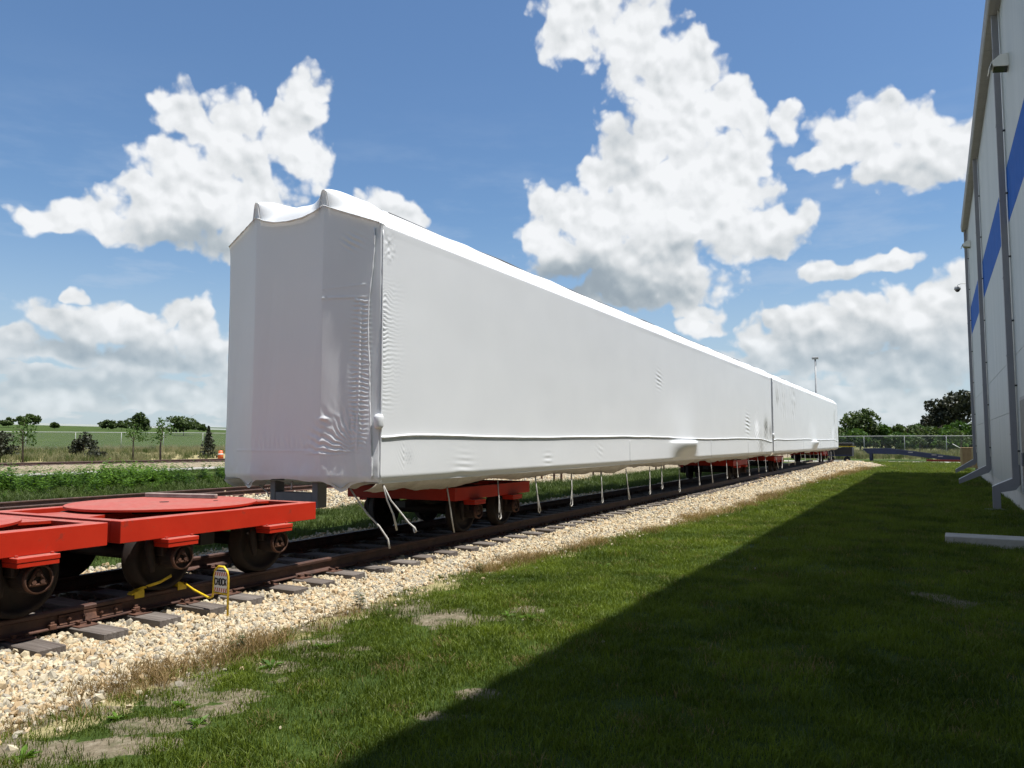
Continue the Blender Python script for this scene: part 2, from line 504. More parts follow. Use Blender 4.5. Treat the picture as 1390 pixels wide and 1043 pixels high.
def mat_wrap():
    """white heat-shrink film: slightly glossy, thin, a little light comes through"""
    m, T, b = principled('white_shrink_film')
    co = obj_co(T)
    n = T.noise(co, 1.3, 4)
    c = T.ramp(n, [(0.3, (0.705, 0.722, 0.745)), (0.7, (0.73, 0.747, 0.768))])
    # faint horizontal roll marks and scuffs
    sc = T.math('MULTIPLY', T.smooth(T.noise(T.vmath('MULTIPLY', co, (1, 0.35, 2.2)), 2.0, 6, 0.7), 0.68, 0.80), 0.06)
    c = T.mixc(sc, c, (0.50, 0.50, 0.48, 1))
    T.l.new(c, b.inputs['Base Color'])
    b.inputs['Roughness'].default_value = 0.36
    b.inputs['Specular IOR Level'].default_value = 0.45
    fine = T.noise(T.vmath('MULTIPLY', co, (1, 1.2, 5)), 7.0, 4, 0.6)
    h = T.math('ADD', T.math('MULTIPLY', T.noise(co, 2.2, 2), 0.8), T.math('MULTIPLY', fine, 0.10))
    T.l.new(T.bump(h, 0.05, 0.02), b.inputs['Normal'])
    tr = T.new('ShaderNodeBsdfTranslucent'); tr.inputs[0].default_value = (0.80, 0.78, 0.76, 1)
    mx = T.new('ShaderNodeMixShader'); mx.inputs[0].default_value = 0.10
    T.l.new(b.outputs[0], mx.inputs[1]); T.l.new(tr.outputs[0], mx.inputs[2])
    T.l.new(mx.outputs[0], T.n['Material Output'].inputs[0])
    return m

def mat_hem():
    m, T, b = principled('dusty_film_hem')
    co = obj_co(T)
    n = T.noise(co, 5.0, 5, 0.65)
    c = T.ramp(n, [(0.3, (0.36, 0.325, 0.27)), (0.7, (0.60, 0.57, 0.51))])
    T.l.new(c, b.inputs['Base Color'])
    b.inputs['Roughness'].default_value = 0.32
    T.l.new(T.bump(T.noise(co, 9.0, 4), 0.5, 0.03), b.inputs['Normal'])
    tr = T.new('ShaderNodeBsdfTranslucent'); tr.inputs[0].default_value = (0.62, 0.56, 0.46, 1)
    mx = T.new('ShaderNodeMixShader'); mx.inputs[0].default_value = 0.35
    T.l.new(b.outputs[0], mx.inputs[1]); T.l.new(tr.outputs[0], mx.inputs[2])
    T.l.new(mx.outputs[0], T.n['Material Output'].inputs[0])
    return m

def leaf_mat(name, c_lo, c_hi, trans=0.35, rough=0.55, world_scale=0.6):
    m, T, b = principled(name)
    oi = T.new('ShaderNodeObjectInfo')
    gm = T.new('ShaderNodeNewGeometry')
    r = T.math('ADD', T.math('MULTIPLY', gm.outputs['Random Per Island'], 0.55), T.math('MULTIPLY', oi.outputs['Random'], 0.45))
    w = T.noise(gm.outputs['Position'], world_scale, 4, 0.6)
    f = T.math('ADD', T.math('MULTIPLY', r, 0.55), T.math('MULTIPLY', T.smooth(w, 0.3, 0.7), 0.45))
    c = T.ramp(f, [(0.05, c_lo), (0.95, c_hi)])
    T.l.new(c, b.inputs['Base Color'])
    b.inputs['Roughness'].default_value = rough
    b.inputs['Specular IOR Level'].default_value = 0.25
    tr = T.new('ShaderNodeBsdfTranslucent')
    T.l.new(T.mixc(1.0, c, (1.25, 1.3, 0.7, 1), 'MULTIPLY'), tr.inputs[0])
    mx = T.new('ShaderNodeMixShader'); mx.inputs[0].default_value = trans
    T.l.new(b.outputs[0], mx.inputs[1]); T.l.new(tr.outputs[0], mx.inputs[2])
    T.l.new(mx.outputs[0], T.n['Material Output'].inputs[0])
    return m

STONE_STOPS = [(0.0, (0.281, 0.255, 0.197)), (0.14, (0.406, 0.306, 0.177)), (0.30, (0.422, 0.359, 0.243)), (0.48, (0.359, 0.255, 0.137)),
               (0.62, (0.469, 0.411, 0.295)), (0.78, (0.266, 0.243, 0.197)), (0.9, (0.437, 0.367, 0.236)), (1.0, (0.203, 0.157, 0.112))]

def mat_stone():
    m, T, b = principled('ballast_stone')
    oi = T.new('ShaderNodeObjectInfo')
    gm = T.new('ShaderNodeNewGeometry')
    c = T.ramp(oi.outputs['Random'], STONE_STOPS, 'CONSTANT')
    n = T.noise(obj_co(T), 3.0, 5, 0.6)
    c = T.mixc(T.smooth(n, 0.35, 0.75, 0.0, 0.35), c, (0.40, 0.34, 0.26, 1))
    T.l.new(c, b.inputs['Base Color'])
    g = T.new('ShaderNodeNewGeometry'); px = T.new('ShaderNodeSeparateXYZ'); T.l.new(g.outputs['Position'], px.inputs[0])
    rail_shade = T.smooth(T.math('ABSOLUTE', T.math('ADD', px.outputs[0], 7.47)), 0.98, 0.6, 0.0, 0.86)  # stones coloured darker between the rails to deepen the shade there
    T.l.new(T.mixc(rail_shade, c, (0.022, 0.018, 0.015, 1)), b.inputs['Base Color'])
    b.inputs['Roughness'].default_value = 0.85
    return m

def mat_ground():
    m, T, b = principled('ground_cover')
    co = world_co(T)
    at = T.new('ShaderNodeAttribute'); at.attribute_name = 'mask'
    sp = T.new('ShaderNodeSeparateColor'); T.l.new(at.outputs['Color'], sp.inputs[0])
    bal, dry, dirt = sp.outputs
    # lawn
    n1 = T.noise(co, 0.35, 5, 0.6); n2 = T.noise(co, 6.0, 6, 0.7); n3 = T.noise(co, 45.0, 4, 0.7)
    g = T.math('ADD', T.math('MULTIPLY', n1, 0.4), T.math('ADD', T.math('MULTIPLY', n2, 0.3), T.math('MULTIPLY', n3, 0.3)))
    lawn = T.ramp(g, [(0.32, (0.014, 0.026, 0.005)), (0.5, (0.036, 0.060, 0.010)), (0.68, (0.080, 0.105, 0.024))])
    # dry rank grass
    dryc = T.ramp(T.math('ADD', T.math('MULTIPLY', n2, 0.5), T.math('MULTIPLY', n3, 0.5)), [(0.35, (0.15, 0.13, 0.055)), (0.65, (0.36, 0.31, 0.17))])
    dc = T.ramp(T.noise(co, 16.0, 8, 0.75), [(0.3, (0.085, 0.068, 0.045)), (0.55, (0.17, 0.143, 0.10)), (0.8, (0.29, 0.26, 0.205))])
    # crushed stone
    vc = T.new('ShaderNodeTexVoronoi'); vc.inputs['Scale'].default_value = 24.0; T.l.new(co, vc.inputs['Vector'])
    sx = T.new('ShaderNodeSeparateColor'); T.l.new(vc.outputs['Color'], sx.inputs[0])
    st = T.ramp(sx.outputs[0], STONE_STOPS)
    ve = T.vor(co, 24.0, 'DISTANCE_TO_EDGE')
    gap = T.smooth(ve, 0.0, 0.12, 0.25, 1.0)
    st = T.mixc(gap, (0.10, 0.085, 0.065, 1), st)
    nb = T.smooth(T.noise(co, 0.8, 5, 0.6), 0.3, 0.7, 0.0, 0.3)
    st = T.mixc(nb, st, (0.52, 0.45, 0.34, 1))
    jit = T.math('MULTIPLY', T.math('SUBTRACT', n3, 0.5), 0.7)
    def thr(v): return T.smooth(T.math('ADD', v, jit), 0.38, 0.60)
    c = T.mixc(thr(dry), lawn, dryc)
    c = T.mixc(T.math('MULTIPLY', thr(dirt), T.smooth(n2, 0.30, 0.52, 0.35, 1.0)), c, dc)
    bf = thr(bal)
    c = T.mixc(bf, c, st)
    # far crop field: rows read as an even green
    # shade under the cars, painted dark between the rails of the near track
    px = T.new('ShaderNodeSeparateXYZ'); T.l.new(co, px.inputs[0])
    rail_shade = T.smooth(T.math('ABSOLUTE', T.math('ADD', px.outputs[0], 7.47)), 0.95, 0.6, 0.0, 0.86)
    c = T.mixc(rail_shade, c, (0.022, 0.018, 0.015, 1))
    T.l.new(c, b.inputs['Base Color'])
    b.inputs['Roughness'].default_value = 0.95
    b.inputs['Specular IOR Level'].default_value = 0.15
    hh = T.math('ADD', T.math('MULTIPLY', n3, 0.6), T.math('MULTIPLY', bf, T.math('MULTIPLY', T.smooth(ve, 0.0, 0.25), 1.6)))
    T.l.new(T.bump(hh, 0.8, 0.03), b.inputs['Normal'])
    return m

def mat_fence_fabric():
    m, T, b = principled('chain_link_wire')
    co = obj_co(T)
    sp = T.new('ShaderNodeSeparateXYZ'); T.l.new(co, sp.inputs[0])
    def lines(sgn):
        s = T.math('ADD', sp.outputs[0], T.math('MULTIPLY', sp.outputs[2], sgn))
        f = T.math('FRACT', T.math('MULTIPLY', s, 14.0))
        return T.math('LESS_THAN', f, 0.075)
    w = T.math('MAXIMUM', lines(1.0), lines(-1.0))
    b.inputs['Base Color'].default_value = (0.34, 0.35, 0.34, 1)
    b.inputs['Roughness'].default_value = 0.5
    b.inputs['Metallic'].default_value = 0.6
    tr = T.new('ShaderNodeBsdfTransparent')
    mx = T.new('ShaderNodeMixShader')
    T.l.new(w, mx.inputs[0]); T.l.new(tr.outputs[0], mx.inputs[1]); T.l.new(b.outputs[0], mx.inputs[2])
    T.l.new(mx.outputs[0], T.n['Material Output'].inputs[0])
    return m

def mat_siding():
    m, T, b = principled('white_metal_siding')
    co = obj_co(T)
    n = T.noise(T.vmath('MULTIPLY', co, (1, 1, 0.08)), 2.0, 5, 0.6)
    c = T.ramp(n, [(0.3, (0.34, 0.37, 0.37)), (0.7, (0.40, 0.425, 0.42))])
    streak = T.smooth(T.noise(T.vmath('MULTIPLY', co, (1, 9, 0.25)), 1.0, 6, 0.7), 0.6, 0.8, 0, 0.12)
    c = T.mixc(streak, c, (0.36, 0.36, 0.33, 1))
    T.l.new(c, b.inputs['Base Color'])
    b.inputs['Roughness'].default_value = 0.5
    sp = T.new('ShaderNodeSeparateXYZ'); T.l.new(co, sp.inputs[0])
    rib = T.math('SINE', T.math('MULTIPLY', sp.outputs[1], 62.8))
    T.l.new(T.bump(rib, 0.12, 0.004), b.inputs['Normal'])
    return m

RED = mat_red_paint()
RUST = mat_rust('rusty_steel', 0.8)
DARKRUST = mat_rust('greasy_dark_steel', 0.13)
PLATE = mat_rust('orange_rust_plate', 1.0)
RAILM = mat_rail()
TIE = mat_tie()
WRAP = mat_wrap()
HEM = mat_hem()
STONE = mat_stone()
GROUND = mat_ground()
FENCEM = mat_fence_fabric()
SIDING = mat_siding()
GRASS = leaf_mat('lawn_blades', (0.018, 0.040, 0.003), (0.175, 0.225, 0.022), 0.32, world_scale=0.9)
GRASS_DK = leaf_mat('rank_green_grass', (0.025, 0.045, 0.009), (0.10, 0.135, 0.03), 0.25)
DRYG = leaf_mat('dry_grass_blades', (0.10, 0.066, 0.028), (0.34, 0.235, 0.11), 0.3)
TALLG = leaf_mat('pale_rank_grass', (0.13, 0.125, 0.06), (0.33, 0.31, 0.18), 0.3)
WEEDM = leaf_mat('weed_leaves', (0.025, 0.065, 0.010), (0.14, 0.25, 0.035), 0.3)
TREEM = leaf_mat('tree_leaves', (0.018, 0.036, 0.010), (0.080, 0.115, 0.030), 0.25, world_scale=0.25)
TREEM2 = leaf_mat('bright_tree_leaves', (0.022, 0.055, 0.010), (0.085, 0.15, 0.028), 0.28, world_scale=0.25)
CONIF = leaf_mat('dark_conifer_needles', (0.012, 0.016, 0.010), (0.045, 0.050, 0.028), 0.1)
BARK = simple('tree_bark', (0.085, 0.065, 0.048), 0.9, 0.4, 8.0, bump=0.5)
CONC = simple('weathered_concrete', (0.36, 0.34, 0.30), 0.85, 0.2, 3.0, bump=0.2)
GALV = simple('galvanised_steel', (0.30, 0.31, 0.31), 0.6, 0.12, 8.0, metal=0.3)
GUTTER = simple('slate_grey_gutter_metal', (0.21, 0.21, 0.225), 0.55, 0.08, 1.5)
EAVEM = simple('grey_brown_eave_metal', (0.16, 0.155, 0.145), 0.5, 0.1, 1.5)
BLUE = simple('blue_painted_siding', (0.006, 0.085, 0.36), 0.75, 0.08, 1.0)
BLUE.node_tree.nodes['Principled BSDF'].inputs['Specular IOR Level'].default_value = 0.15
SIDING.node_tree.nodes['Principled BSDF'].inputs['Specular IOR Level'].default_value = 0.25
YEL = simple('yellow_paint', (0.62, 0.43, 0.02), 0.42, 0.2, 20.0)
GREYP = simple('grey_primer_steel', (0.13, 0.135, 0.145), 0.5, 0.1, 5.0)
NAVY = simple('navy_blue_steel', (0.012, 0.022, 0.075), 0.45, 0.2, 2.0)
BLACKM = simple('black_painted_steel', (0.015, 0.015, 0.018), 0.5, 0.3, 4.0)
STRAPM = simple('grey_webbing', (0.40, 0.385, 0.36), 0.8, 0.15, 30.0)
WHITEP = simple('white_paint', (0.72, 0.72, 0.70), 0.5, 0.06, 4.0)
ORANGE = simple('orange_plastic', (0.55, 0.10, 0.02), 0.5, 0.1, 4.0)
BOARD = simple('raw_plywood', (0.32, 0.20, 0.11), 0.75, 0.2, 5.0)
GREYW = simple('greyed_timber', (0.24, 0.19, 0.17), 0.8, 0.3, 10.0, bump=0.3)
BLACKT = simple('black_lettering', (0.012, 0.012, 0.012), 0.6, 0.05, 4.0)
REDSTR = simple('faded_red_stripe', (0.50, 0.12, 0.07), 0.6, 0.1, 20.0)
GLASSD = simple('dark_glass', (0.02, 0.02, 0.025), 0.15, 0.1, 4.0)
ROAD = simple('grey_gravel_path', (0.30, 0.285, 0.26), 0.9, 0.15, 5.0, world=True, bump=0.3)

# ------------------------------------------------------------------ the lie of the land
TC = -7.47            # centre line of the near track
T2C = -18.85          # second track
def edge_near(y):     # where the crushed stone gives way to lawn
    return (np.interp(y, [-10, 2.7, 3.8, 5, 6.4, 8, 10, 13.8, 19.8, 33.5, 49.5, 57, 64, 70], [-4.7, -4.85, -4.97, -5.07, -5.22, -5.25, -5.16, -4.84, -4.32, -4.25, -3.5, -2.6, -4.2, -8.0])
            + (fbm(y * 1.3, y * 0 + 3.1, 3, 5) - 0.5) * 0.35)

DIRT = [(-4.19, 2.6, .34, .18), (-3.83, 2.9, .30, .12), (-4.03, 3.17, .25, .13), (-3.84, 4.22, .22, .15), (-4.28, 4.39, .22, .14),
        (-4.0, 3.78, .24, .12), (-3.9, 3.52, .18, .08), (-3.99, 6.37, .42, .40), (-3.6, 6.8, .30, .22), (-2.71, 4.52, .15, .12),
        (-4.6, 3.81, .2, .11), (-4.73, 3.15, .2, .1), (-2.63, 4.05, .14, .1), (-4.22, 4.8, .2, .1), (0.03, 9.41, .3, .35), (-4.08, 5.08, .15, .08)]

def ground_z(x, y):
    x = np.asarray(x, float); y = np.asarray(y, float)
    z = np.full(np.broadcast(x, y).shape, -0.2)
    e = edge_near(y)
    d = np.abs(x - TC)
    # shoulder of the ballast
    z = z + sstep(e + 0.9, e - 0.25, x) * sstep(-11.0, -9.5, x) * (-0.035)
    z = z + sstep(1.2, .95, d) * 0.02
    mound = np.exp(-((x + 5.0) / 1.5) ** 2 - ((y - 57) / 7.0) ** 2) * 0.25 * (d > 1.2)
    z = z + mound
    z = z + (fbm(x * 0.7, y * 0.7, 3, 11) - 0.5) * 0.05 * sstep(e + 0.2, e + 1.2, x) * sstep(1.9, 1.0, x)
    z = z + (fbm(x * 0.3, y * 0.3, 3, 12) - 0.5) * 0.14 * sstep(-20.5, -23, x)
    z = z + 0.50 * sstep(-58, -76, x)
    z = z + 9.7 * sstep(-85, -430, x) + (fbm(x / 60, y / 60, 3, 3) - 0.5) * 1.2 * sstep(-120, -300, x)
    return z

def masks(x, y):
    e = edge_near(y)
    n = fbm(x * 3.1, y * 3.1, 4, 21)
    near = sstep(e + 0.08, e - 0.12, x) * sstep(-9.95, -9.6, x) * sstep(70, 64, y)
    b2 = sstep(-12.8, -13.2, x) * sstep(-20.75, -20.45, x) * sstep(150, 140, y)
    b3l = np.interp(y, [0, 30, 48, 90], [-58, -56.0, -53.8, -49]); b3r = np.interp(y, [0, 30, 48, 90], [-39.6, -39.6, -40.2, -41])
    b3 = sstep(b3r + .2, b3r - .2, x) * sstep(b3l - .2, b3l + .2, x)
    bal = np.maximum(np.maximum(near, b2), b3)
    dry = sstep(e + 0.62, e + 0.05, x + (n - .5) * .5) * (x > TC) * 0.95
    dry = np.maximum(dry, sstep(-54, -57, x) * sstep(-84, -78, x) * 0.9)
    dry = np.maximum(dry, 0.45 * sstep(74, 80, y) * sstep(-30, -20, x))
    dry = np.maximum(dry, 0.6 * sstep(-12.3, -12.9, x) * sstep(-14, -13.5, x))
    dirt = np.zeros_like(n)
    for (cx, cy, rx, ry) in DIRT:
        ca, sa = 0.88, 0.47
        u = (x - cx) * ca + (y - cy) * sa; v = -(x - cx) * sa + (y - cy) * ca
        dd = np.sqrt((u / (rx * .95)) ** 2 + (v / ry) ** 2)
        dirt = np.maximum(dirt, sstep(1.4, 0.4, dd + (n - .5) * 2.4))
    worn = sstep(e + 1.6, e + 0.4, x) * (x > TC) * sstep(12.0, 4.0, y) * sstep(0.42, 0.62, n) * 0.85
    dirt = np.maximum(dirt, worn)
    dirt = np.maximum(dirt, sstep(70.2, 69, y) * sstep(64.5, 66.2, y) * 0.7 * (x > -12) * sstep(.4, .6, n))
    return bal, dry, dirt

def build_ground():
    xs = np.concatenate([-np.geomspace(1800, 100, 26), np.arange(-96, -30, 3.0), np.arange(-30, -14, 0.6), np.arange(-14, -9.9, 0.25),
                         np.arange(-9.9, -2.0, 0.06), np.arange(-2.0, 2.2, 0.2), np.arange(2.5, 12, 1.5), np.geomspace(14, 1800, 16)])
    ys = np.concatenate([-np.geomspace(1200, 20, 10), np.arange(-16, 1.5, 1.5), np.arange(1.5, 9, 0.07), np.arange(9, 22, 0.14), np.arange(22, 72, 0.5),
                         np.arange(72, 100, 3), np.geomspace(104, 2400, 30)])
    X, Y = np.meshgrid(xs, ys, indexing='ij')
    Z = ground_z(X, Y)
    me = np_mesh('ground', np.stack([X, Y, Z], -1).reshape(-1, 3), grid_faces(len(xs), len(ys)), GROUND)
    b, d, t = masks(X, Y)
    a = me.attributes.new('mask', 'FLOAT_COLOR', 'POINT')
    col = np.stack([b, d, t, np.ones_like(b)], -1).reshape(-1, 4).astype(np.float32)
    a.data.foreach_set('color', col.ravel())
    o = link('ground', me)
    tag(o, 'rolling ground of lawn, ballast and far crop field', 'ground', kind='structure')
build_ground()

def strip(name, pts, w, z, mat, label, cat):
    """flat ribbon following pts on the ground"""
    vs = []; fs = []
    for i, (x, y) in enumerate(pts):
        a = Vector(pts[max(i - 1, 0)]); b = Vector(pts[min(i + 1, len(pts) - 1)])
        t = (b - a).normalized(); n = Vector((-t.y, t.x))
        for s in (-1, 1):
            px, py = x + n.x * w / 2 * s, y + n.y * w / 2 * s
            vs.append((px, py, float(ground_z(px, py)) + z))
        if i: fs.append((2 * i - 2, 2 * i - 1, 2 * i + 1, 2 * i))
    return tag(link(name, MB().add(vs, fs).mesh(name, mat)), label, cat, kind='structure')
strip('path', [(-37.9, y) for y in np.arange(2, 90, 4.0)], 2.4, 0.05, ROAD, 'grey gravel path beyond the weeds', 'path')
strip('pavement', [(x, 69.2) for x in np.arange(-14, 30, 2.0)], 3.0, 0.02, CONC, 'narrow concrete pavement crossing beyond the lawn', 'pavement')

# ------------------------------------------------------------------ instanced ground cover
def hidden_collection(name, objs):
    c = bpy.data.collections.new(name)
    for o in objs: c.objects.link(o)
    return c

def scatter(name, pts, rot, scl, idx, coll, label, cat, kind='stuff'):
    n = len(pts)
    me = bpy.data.meshes.new(name)
    me.vertices.add(n)
    me.vertices.foreach_set('co', np.asarray(pts, np.float32).ravel())
    a = me.attributes.new('rot', 'FLOAT_VECTOR', 'POINT'); a.data.foreach_set('vector', np.asarray(rot, np.float32).ravel())
    a = me.attributes.new('scl', 'FLOAT', 'POINT'); a.data.foreach_set('value', np.asarray(scl, np.float32).ravel())
    a = me.attributes.new('idx', 'INT', 'POINT'); a.data.foreach_set('value', np.asarray(idx, np.int32).ravel())
    o = link(name, me)
    ng = bpy.data.node_groups.new(name + '_nodes', 'GeometryNodeTree')
    ng.interface.new_socket('Geometry', in_out='INPUT', socket_type='NodeSocketGeometry')
    ng.interface.new_socket('Geometry', in_out='OUTPUT', socket_type='NodeSocketGeometry')
    N = ng.nodes; L = ng.links
    gi = N.new('NodeGroupInput'); go = N.new('NodeGroupOutput')
    ci = N.new('GeometryNodeCollectionInfo')
    ci.inputs['Collection'].default_value = coll
    ci.inputs['Separate Children'].default_value = True
    ci.inputs['Reset Children'].default_value = True
    ip = N.new('GeometryNodeInstanceOnPoints')
    ip.inputs['Pick Instance'].default_value = True
    def att(nm, typ):
        nd = N.new('GeometryNodeInputNamedAttribute'); nd.data_type = typ
        nd.inputs['Name'].default_value = nm
        return nd.outputs[0]
    mp = N.new('GeometryNodeMeshToPoints')
    L.new(gi.outputs[0], mp.inputs[0])
    L.new(mp.outputs[0], ip.inputs['Points'])
    L.new(ci.outputs[0], ip.inputs['Instance'])
    L.new(att('idx', 'INT'), ip.inputs['Instance Index'])
    L.new(att('rot', 'FLOAT_VECTOR'), ip.inputs['Rotation'])
    L.new(att('scl', 'FLOAT'), ip.inputs['Scale'])
    L.new(ip.outputs[0], go.inputs[0])
    md = o.modifiers.new('scatter', 'NODES'); md.node_group = ng
    tag(o, label, cat, kind=kind)
    return o

def proto(name, me):
    return bpy.data.objects.new(name, me)

def blade_clump(n, spread, h, w, lean, mat, name, rnd, curl=0.5):
    vs = []; fs = []
    for i in range(n):
        r = spread * math.sqrt(rnd.random()); a = rnd.random() * 6.283
        bx, by = r * math.cos(a), r * math.sin(a)
        hh = h * (0.5 + 0.7 * rnd.random()); ww = w * (0.7 + 0.6 * rnd.random())
        la = rnd.random() * 6.283; ll = lean * hh * (0.2 + rnd.random())
        dx, dy = math.cos(la) * ll, math.sin(la) * ll
        pa = rnd.random() * 6.283
        px, py = math.cos(pa) * ww / 2, math.sin(pa) * ww / 2
        b = len(vs)
        vs += [(bx - px, by - py, -0.01), (bx + px, by + py, -0.01),
               (bx + dx * curl * .6 + px * .8, by + dy * curl * .6 + py * .8, hh * 0.6), (bx + dx * curl * .6 - px * .8, by + dy * curl * .6 - py * .8, hh * 0.6),
               (bx + dx, by + dy, hh)]
        fs += [(b, b + 1, b + 2, b + 3), (b + 3, b + 2, b + 4)]
    mb = MB(); mb.add(vs, fs)
    return proto(name, mb.mesh(name, mat))

def leafy_plant(nst, h, leaf, mat, name, rnd, spread=0.12, broad=0.45):
    mb = MB()
    for i in range(nst):
        a = rnd.random() * 6.283; r = spread * rnd.random()
        hh = h * (0.55 + 0.6 * rnd.random())
        tipx, tipy = (r + hh * 0.25 * rnd.random()) * math.cos(a), (r + hh * 0.25 * rnd.random()) * math.sin(a)
        mb.add([(r * math.cos(a) - .003, r * math.sin(a), 0), (r * math.cos(a) + .003, r * math.sin(a), 0), (tipx, tipy, hh)], [(0, 1, 2)])
        nl = int(6 + h * 14)
        for k in range(nl):
            t = 0.15 + 0.85 * (k + rnd.random()) / nl
            cx, cy, cz = r * math.cos(a) * (1 - t) + tipx * t, r * math.sin(a) * (1 - t) + tipy * t, hh * t
            la = rnd.random() * 6.283; L = leaf * (1.15 - 0.5 * t) * (0.6 + 0.7 * rnd.random())
            up = 0.5 * rnd.random() + 0.05
            d = Vector((math.cos(la), math.sin(la), up)).normalized() * L
            s = Vector((-math.sin(la), math.cos(la), 0.25 * (rnd.random() - .5))) * L * broad * 0.5
            c = Vector((cx, cy, cz))
            mb.add([c, c + d * .45 + s, c + d + Vector((0, 0, -L * .18)), c + d * .45 - s], [(0, 1, 2, 3)])
    return proto(name, mb.mesh(name, mat))

def stone_proto(name, rnd):
    bm = bmesh.new()
    bmesh.ops.create_icosphere(bm, subdivisions=1, radius=0.5)
    for v in bm.verts:
        v.co *= 0.72 + 0.5 * rnd.random()
    sx, sy, sz = 1.0 + .35 * rnd.random(), 0.8 + .3 * rnd.random(), 0.55 + .3 * rnd.random()
    for v in bm.verts: v.co = Vector((v.co.x * sx, v.co.y * sy, v.co.z * sz))
    me = bpy.data.meshes.new(name); bm.to_mesh(me); bm.free()
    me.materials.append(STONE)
    return proto(name, me)

R = random.Random(3)
def sample(x0, x1, y0, y1, dens):
    n = int(abs(x1 - x0) * (y1 - y0) * dens)
    return rng.uniform(x0, x1, n), rng.uniform(y0, y1, n)

def build_scatter():
    # crushed stone of the near track
    protos = [stone_proto('stone', R) for _ in range(10)]
    col = hidden_collection('stones', protos)
    P = []
    for (x0, x1, y0, y1, dn, s) in [(-6.65, -4.4, 2.2, 9, 1500, .040), (-6.65, -4.3, 9, 16, 1000, .045), (-6.65, -3.9, 16, 30, 480, .055), (-6.65, -2.3, 30, 66, 120, .09),
                                    (-9.9, -6.65, 2, 12, 260, .052), (-9.9, -6.65, 12, 26, 110, .062),
                                    (-20.6, -13.0, 14, 34, 60, .085)]:
        x, y = sample(x0, x1, y0, y1, dn)
        b, d, t = masks(x, y)
        e = edge_near(y)
        keep = (rng.random(len(x)) < b * 1.02 + 0.05 * np.exp(-np.maximum(x - e, 0) / .25) * (x > e))
        x, y = x[keep], y[keep]
        sc = s * rng.lognormal(0, 0.26, len(x))
        # ties stand proud of the stone
        if x0 > -10:
            k = (y - TIE0) / TIE_SP; fr = np.abs(k - np.round(k)) * TIE_SP
            on_tie = (fr < 0.135) & (np.abs(x - TC) < 1.32)
            x, y, sc = x[~on_tie], y[~on_tie], sc[~on_tie]
        z = ground_z(x, y) + sc * rng.uniform(-0.10, 0.35, len(x))
        P.append(np.stack([x, y, z, sc], -1))
    # loose stones on the lawn
    x = rng.normal(-4.5, .8, 45); y = rng.uniform(2, 16, 45)
    P.append(np.stack([x, y, ground_z(x, y) + .015, np.full(45, .024)], -1))
    P = np.concatenate(P)
    n = len(P)
    scatter('ballast_gravel', P[:, :3], rng.uniform(0, 6.283, (n, 3)), P[:, 3], rng.integers(0, 10, n), col,
            'cream and tan crushed stone ballast along the near track', 'gravel')
    # lawn
    gl = [blade_clump(70, .15, .040, .0045, .9, GRASS, 'grass_clump', R) for _ in range(4)] + [blade_clump(34, .12, .065, .005, .9, GRASS, 'grass_clump', R) for _ in range(2)]
    gl += [blade_clump(26, .14, .045, .004, 1.3, DRYG, 'straw_clump', R)]
    colg = hidden_collection('lawn', gl)
    P = []
    for (x0, x1, y0, y1, dn, s) in [(-5.3, 1.85, 1.4, 5.5, 165, .85), (-5.4, 1.85, 5.5, 10, 120, .95), (-5.3, 1.9, 10, 18, 66, 1.15), (-4.8, 1.9, 18, 32, 34, 1.5), (-4.6, 2.0, 32, 68, 15, 2.0)]:
        x, y = sample(x0, x1, y0, y1, dn)
        b, d, t = masks(x, y)
        keep = (rng.random(len(x)) < (1 - t * .80)) & (b < 0.35) & (rng.random(len(x)) < (1 - d * .55))
        x, y = x[keep], y[keep]
        sc = s * rng.uniform(.7, 1.25, len(x)) * (0.8 + 0.5 * fbm(x * 1.5, y * 1.5, 3, 8))
        P.append(np.stack([x, y, ground_z(x, y), sc], -1))
    P = np.concatenate(P); n = len(P)
    rot = np.stack([rng.normal(0, .08, n), rng.normal(0, .08, n), rng.uniform(0, 6.283, n)], -1)
    scatter('lawn_grass', P[:, :3], rot, P[:, 3], np.where(rng.random(n) < .04 + .08 * (fbm(P[:, 0] * .8, P[:, 1] * .8, 3, 93) > .56), 6, rng.integers(0, 6, n)), colg, 'short green lawn grass between the ballast and the building', 'grass')
    # rough green grass between the tracks and in front of the weeds
    gr = [blade_clump(40, .22, .16, .011, .8, GRASS_DK, 'rough_grass', R) for _ in range(4)]
    colr = hidden_collection('rough', gr)
    P = []
    for (x0, x1, y0, y1, dn, s) in [(-13.1, -9.65, 6, 22, 26, .75), (-13.1, -9.65, 22, 60, 9, 1.1), (-25, -20.65, 4, 40, 11, 1.25), (-36.4, -25, 6, 50, 4, .8)]:
        x, y = sample(x0, x1, y0, y1, dn)
        sc = s * rng.uniform(.6, 1.3, len(x)) * (0.6 + 0.8 * fbm(x * .9, y * .9, 3, 18))
        if x0 == -38.5:
            k = np.abs(x + 37.9) > 1.4; x, y, sc = x[k], y[k], sc[k]
        P.append(np.stack([x, y, ground_z(x, y), sc], -1))
    P = np.concatenate(P); n = len(P)
    rot = np.stack([np.zeros(n), np.zeros(n), rng.uniform(0, 6.283, n)], -1)
    scatter('rough_grass', P[:, :3], rot, P[:, 3], rng.integers(0, 4, n), colr, 'rough green grass growing between the parallel tracks', 'grass')
    # dry grass at the ballast edge and along the far fence
    dg = [blade_clump(40, .15, .10, .0042, 1.1, DRYG, 'dry_grass', R) for _ in range(4)]
    dt = [blade_clump(50, .5, .85, .020, .35, TALLG, 'tall_dry_grass', R) for _ in range(3)] + [blade_clump(50, .5, .7, .03, .4, GRASS_DK, 'tall_green_grass', R) for _ in range(2)]
    cold = hidden_collection('dry', dg)
    y = 1.6 + 48.4 * rng.random(2000) ** 1.5
    x = edge_near(y) + 0.10 + rng.normal(0, .13, len(y))
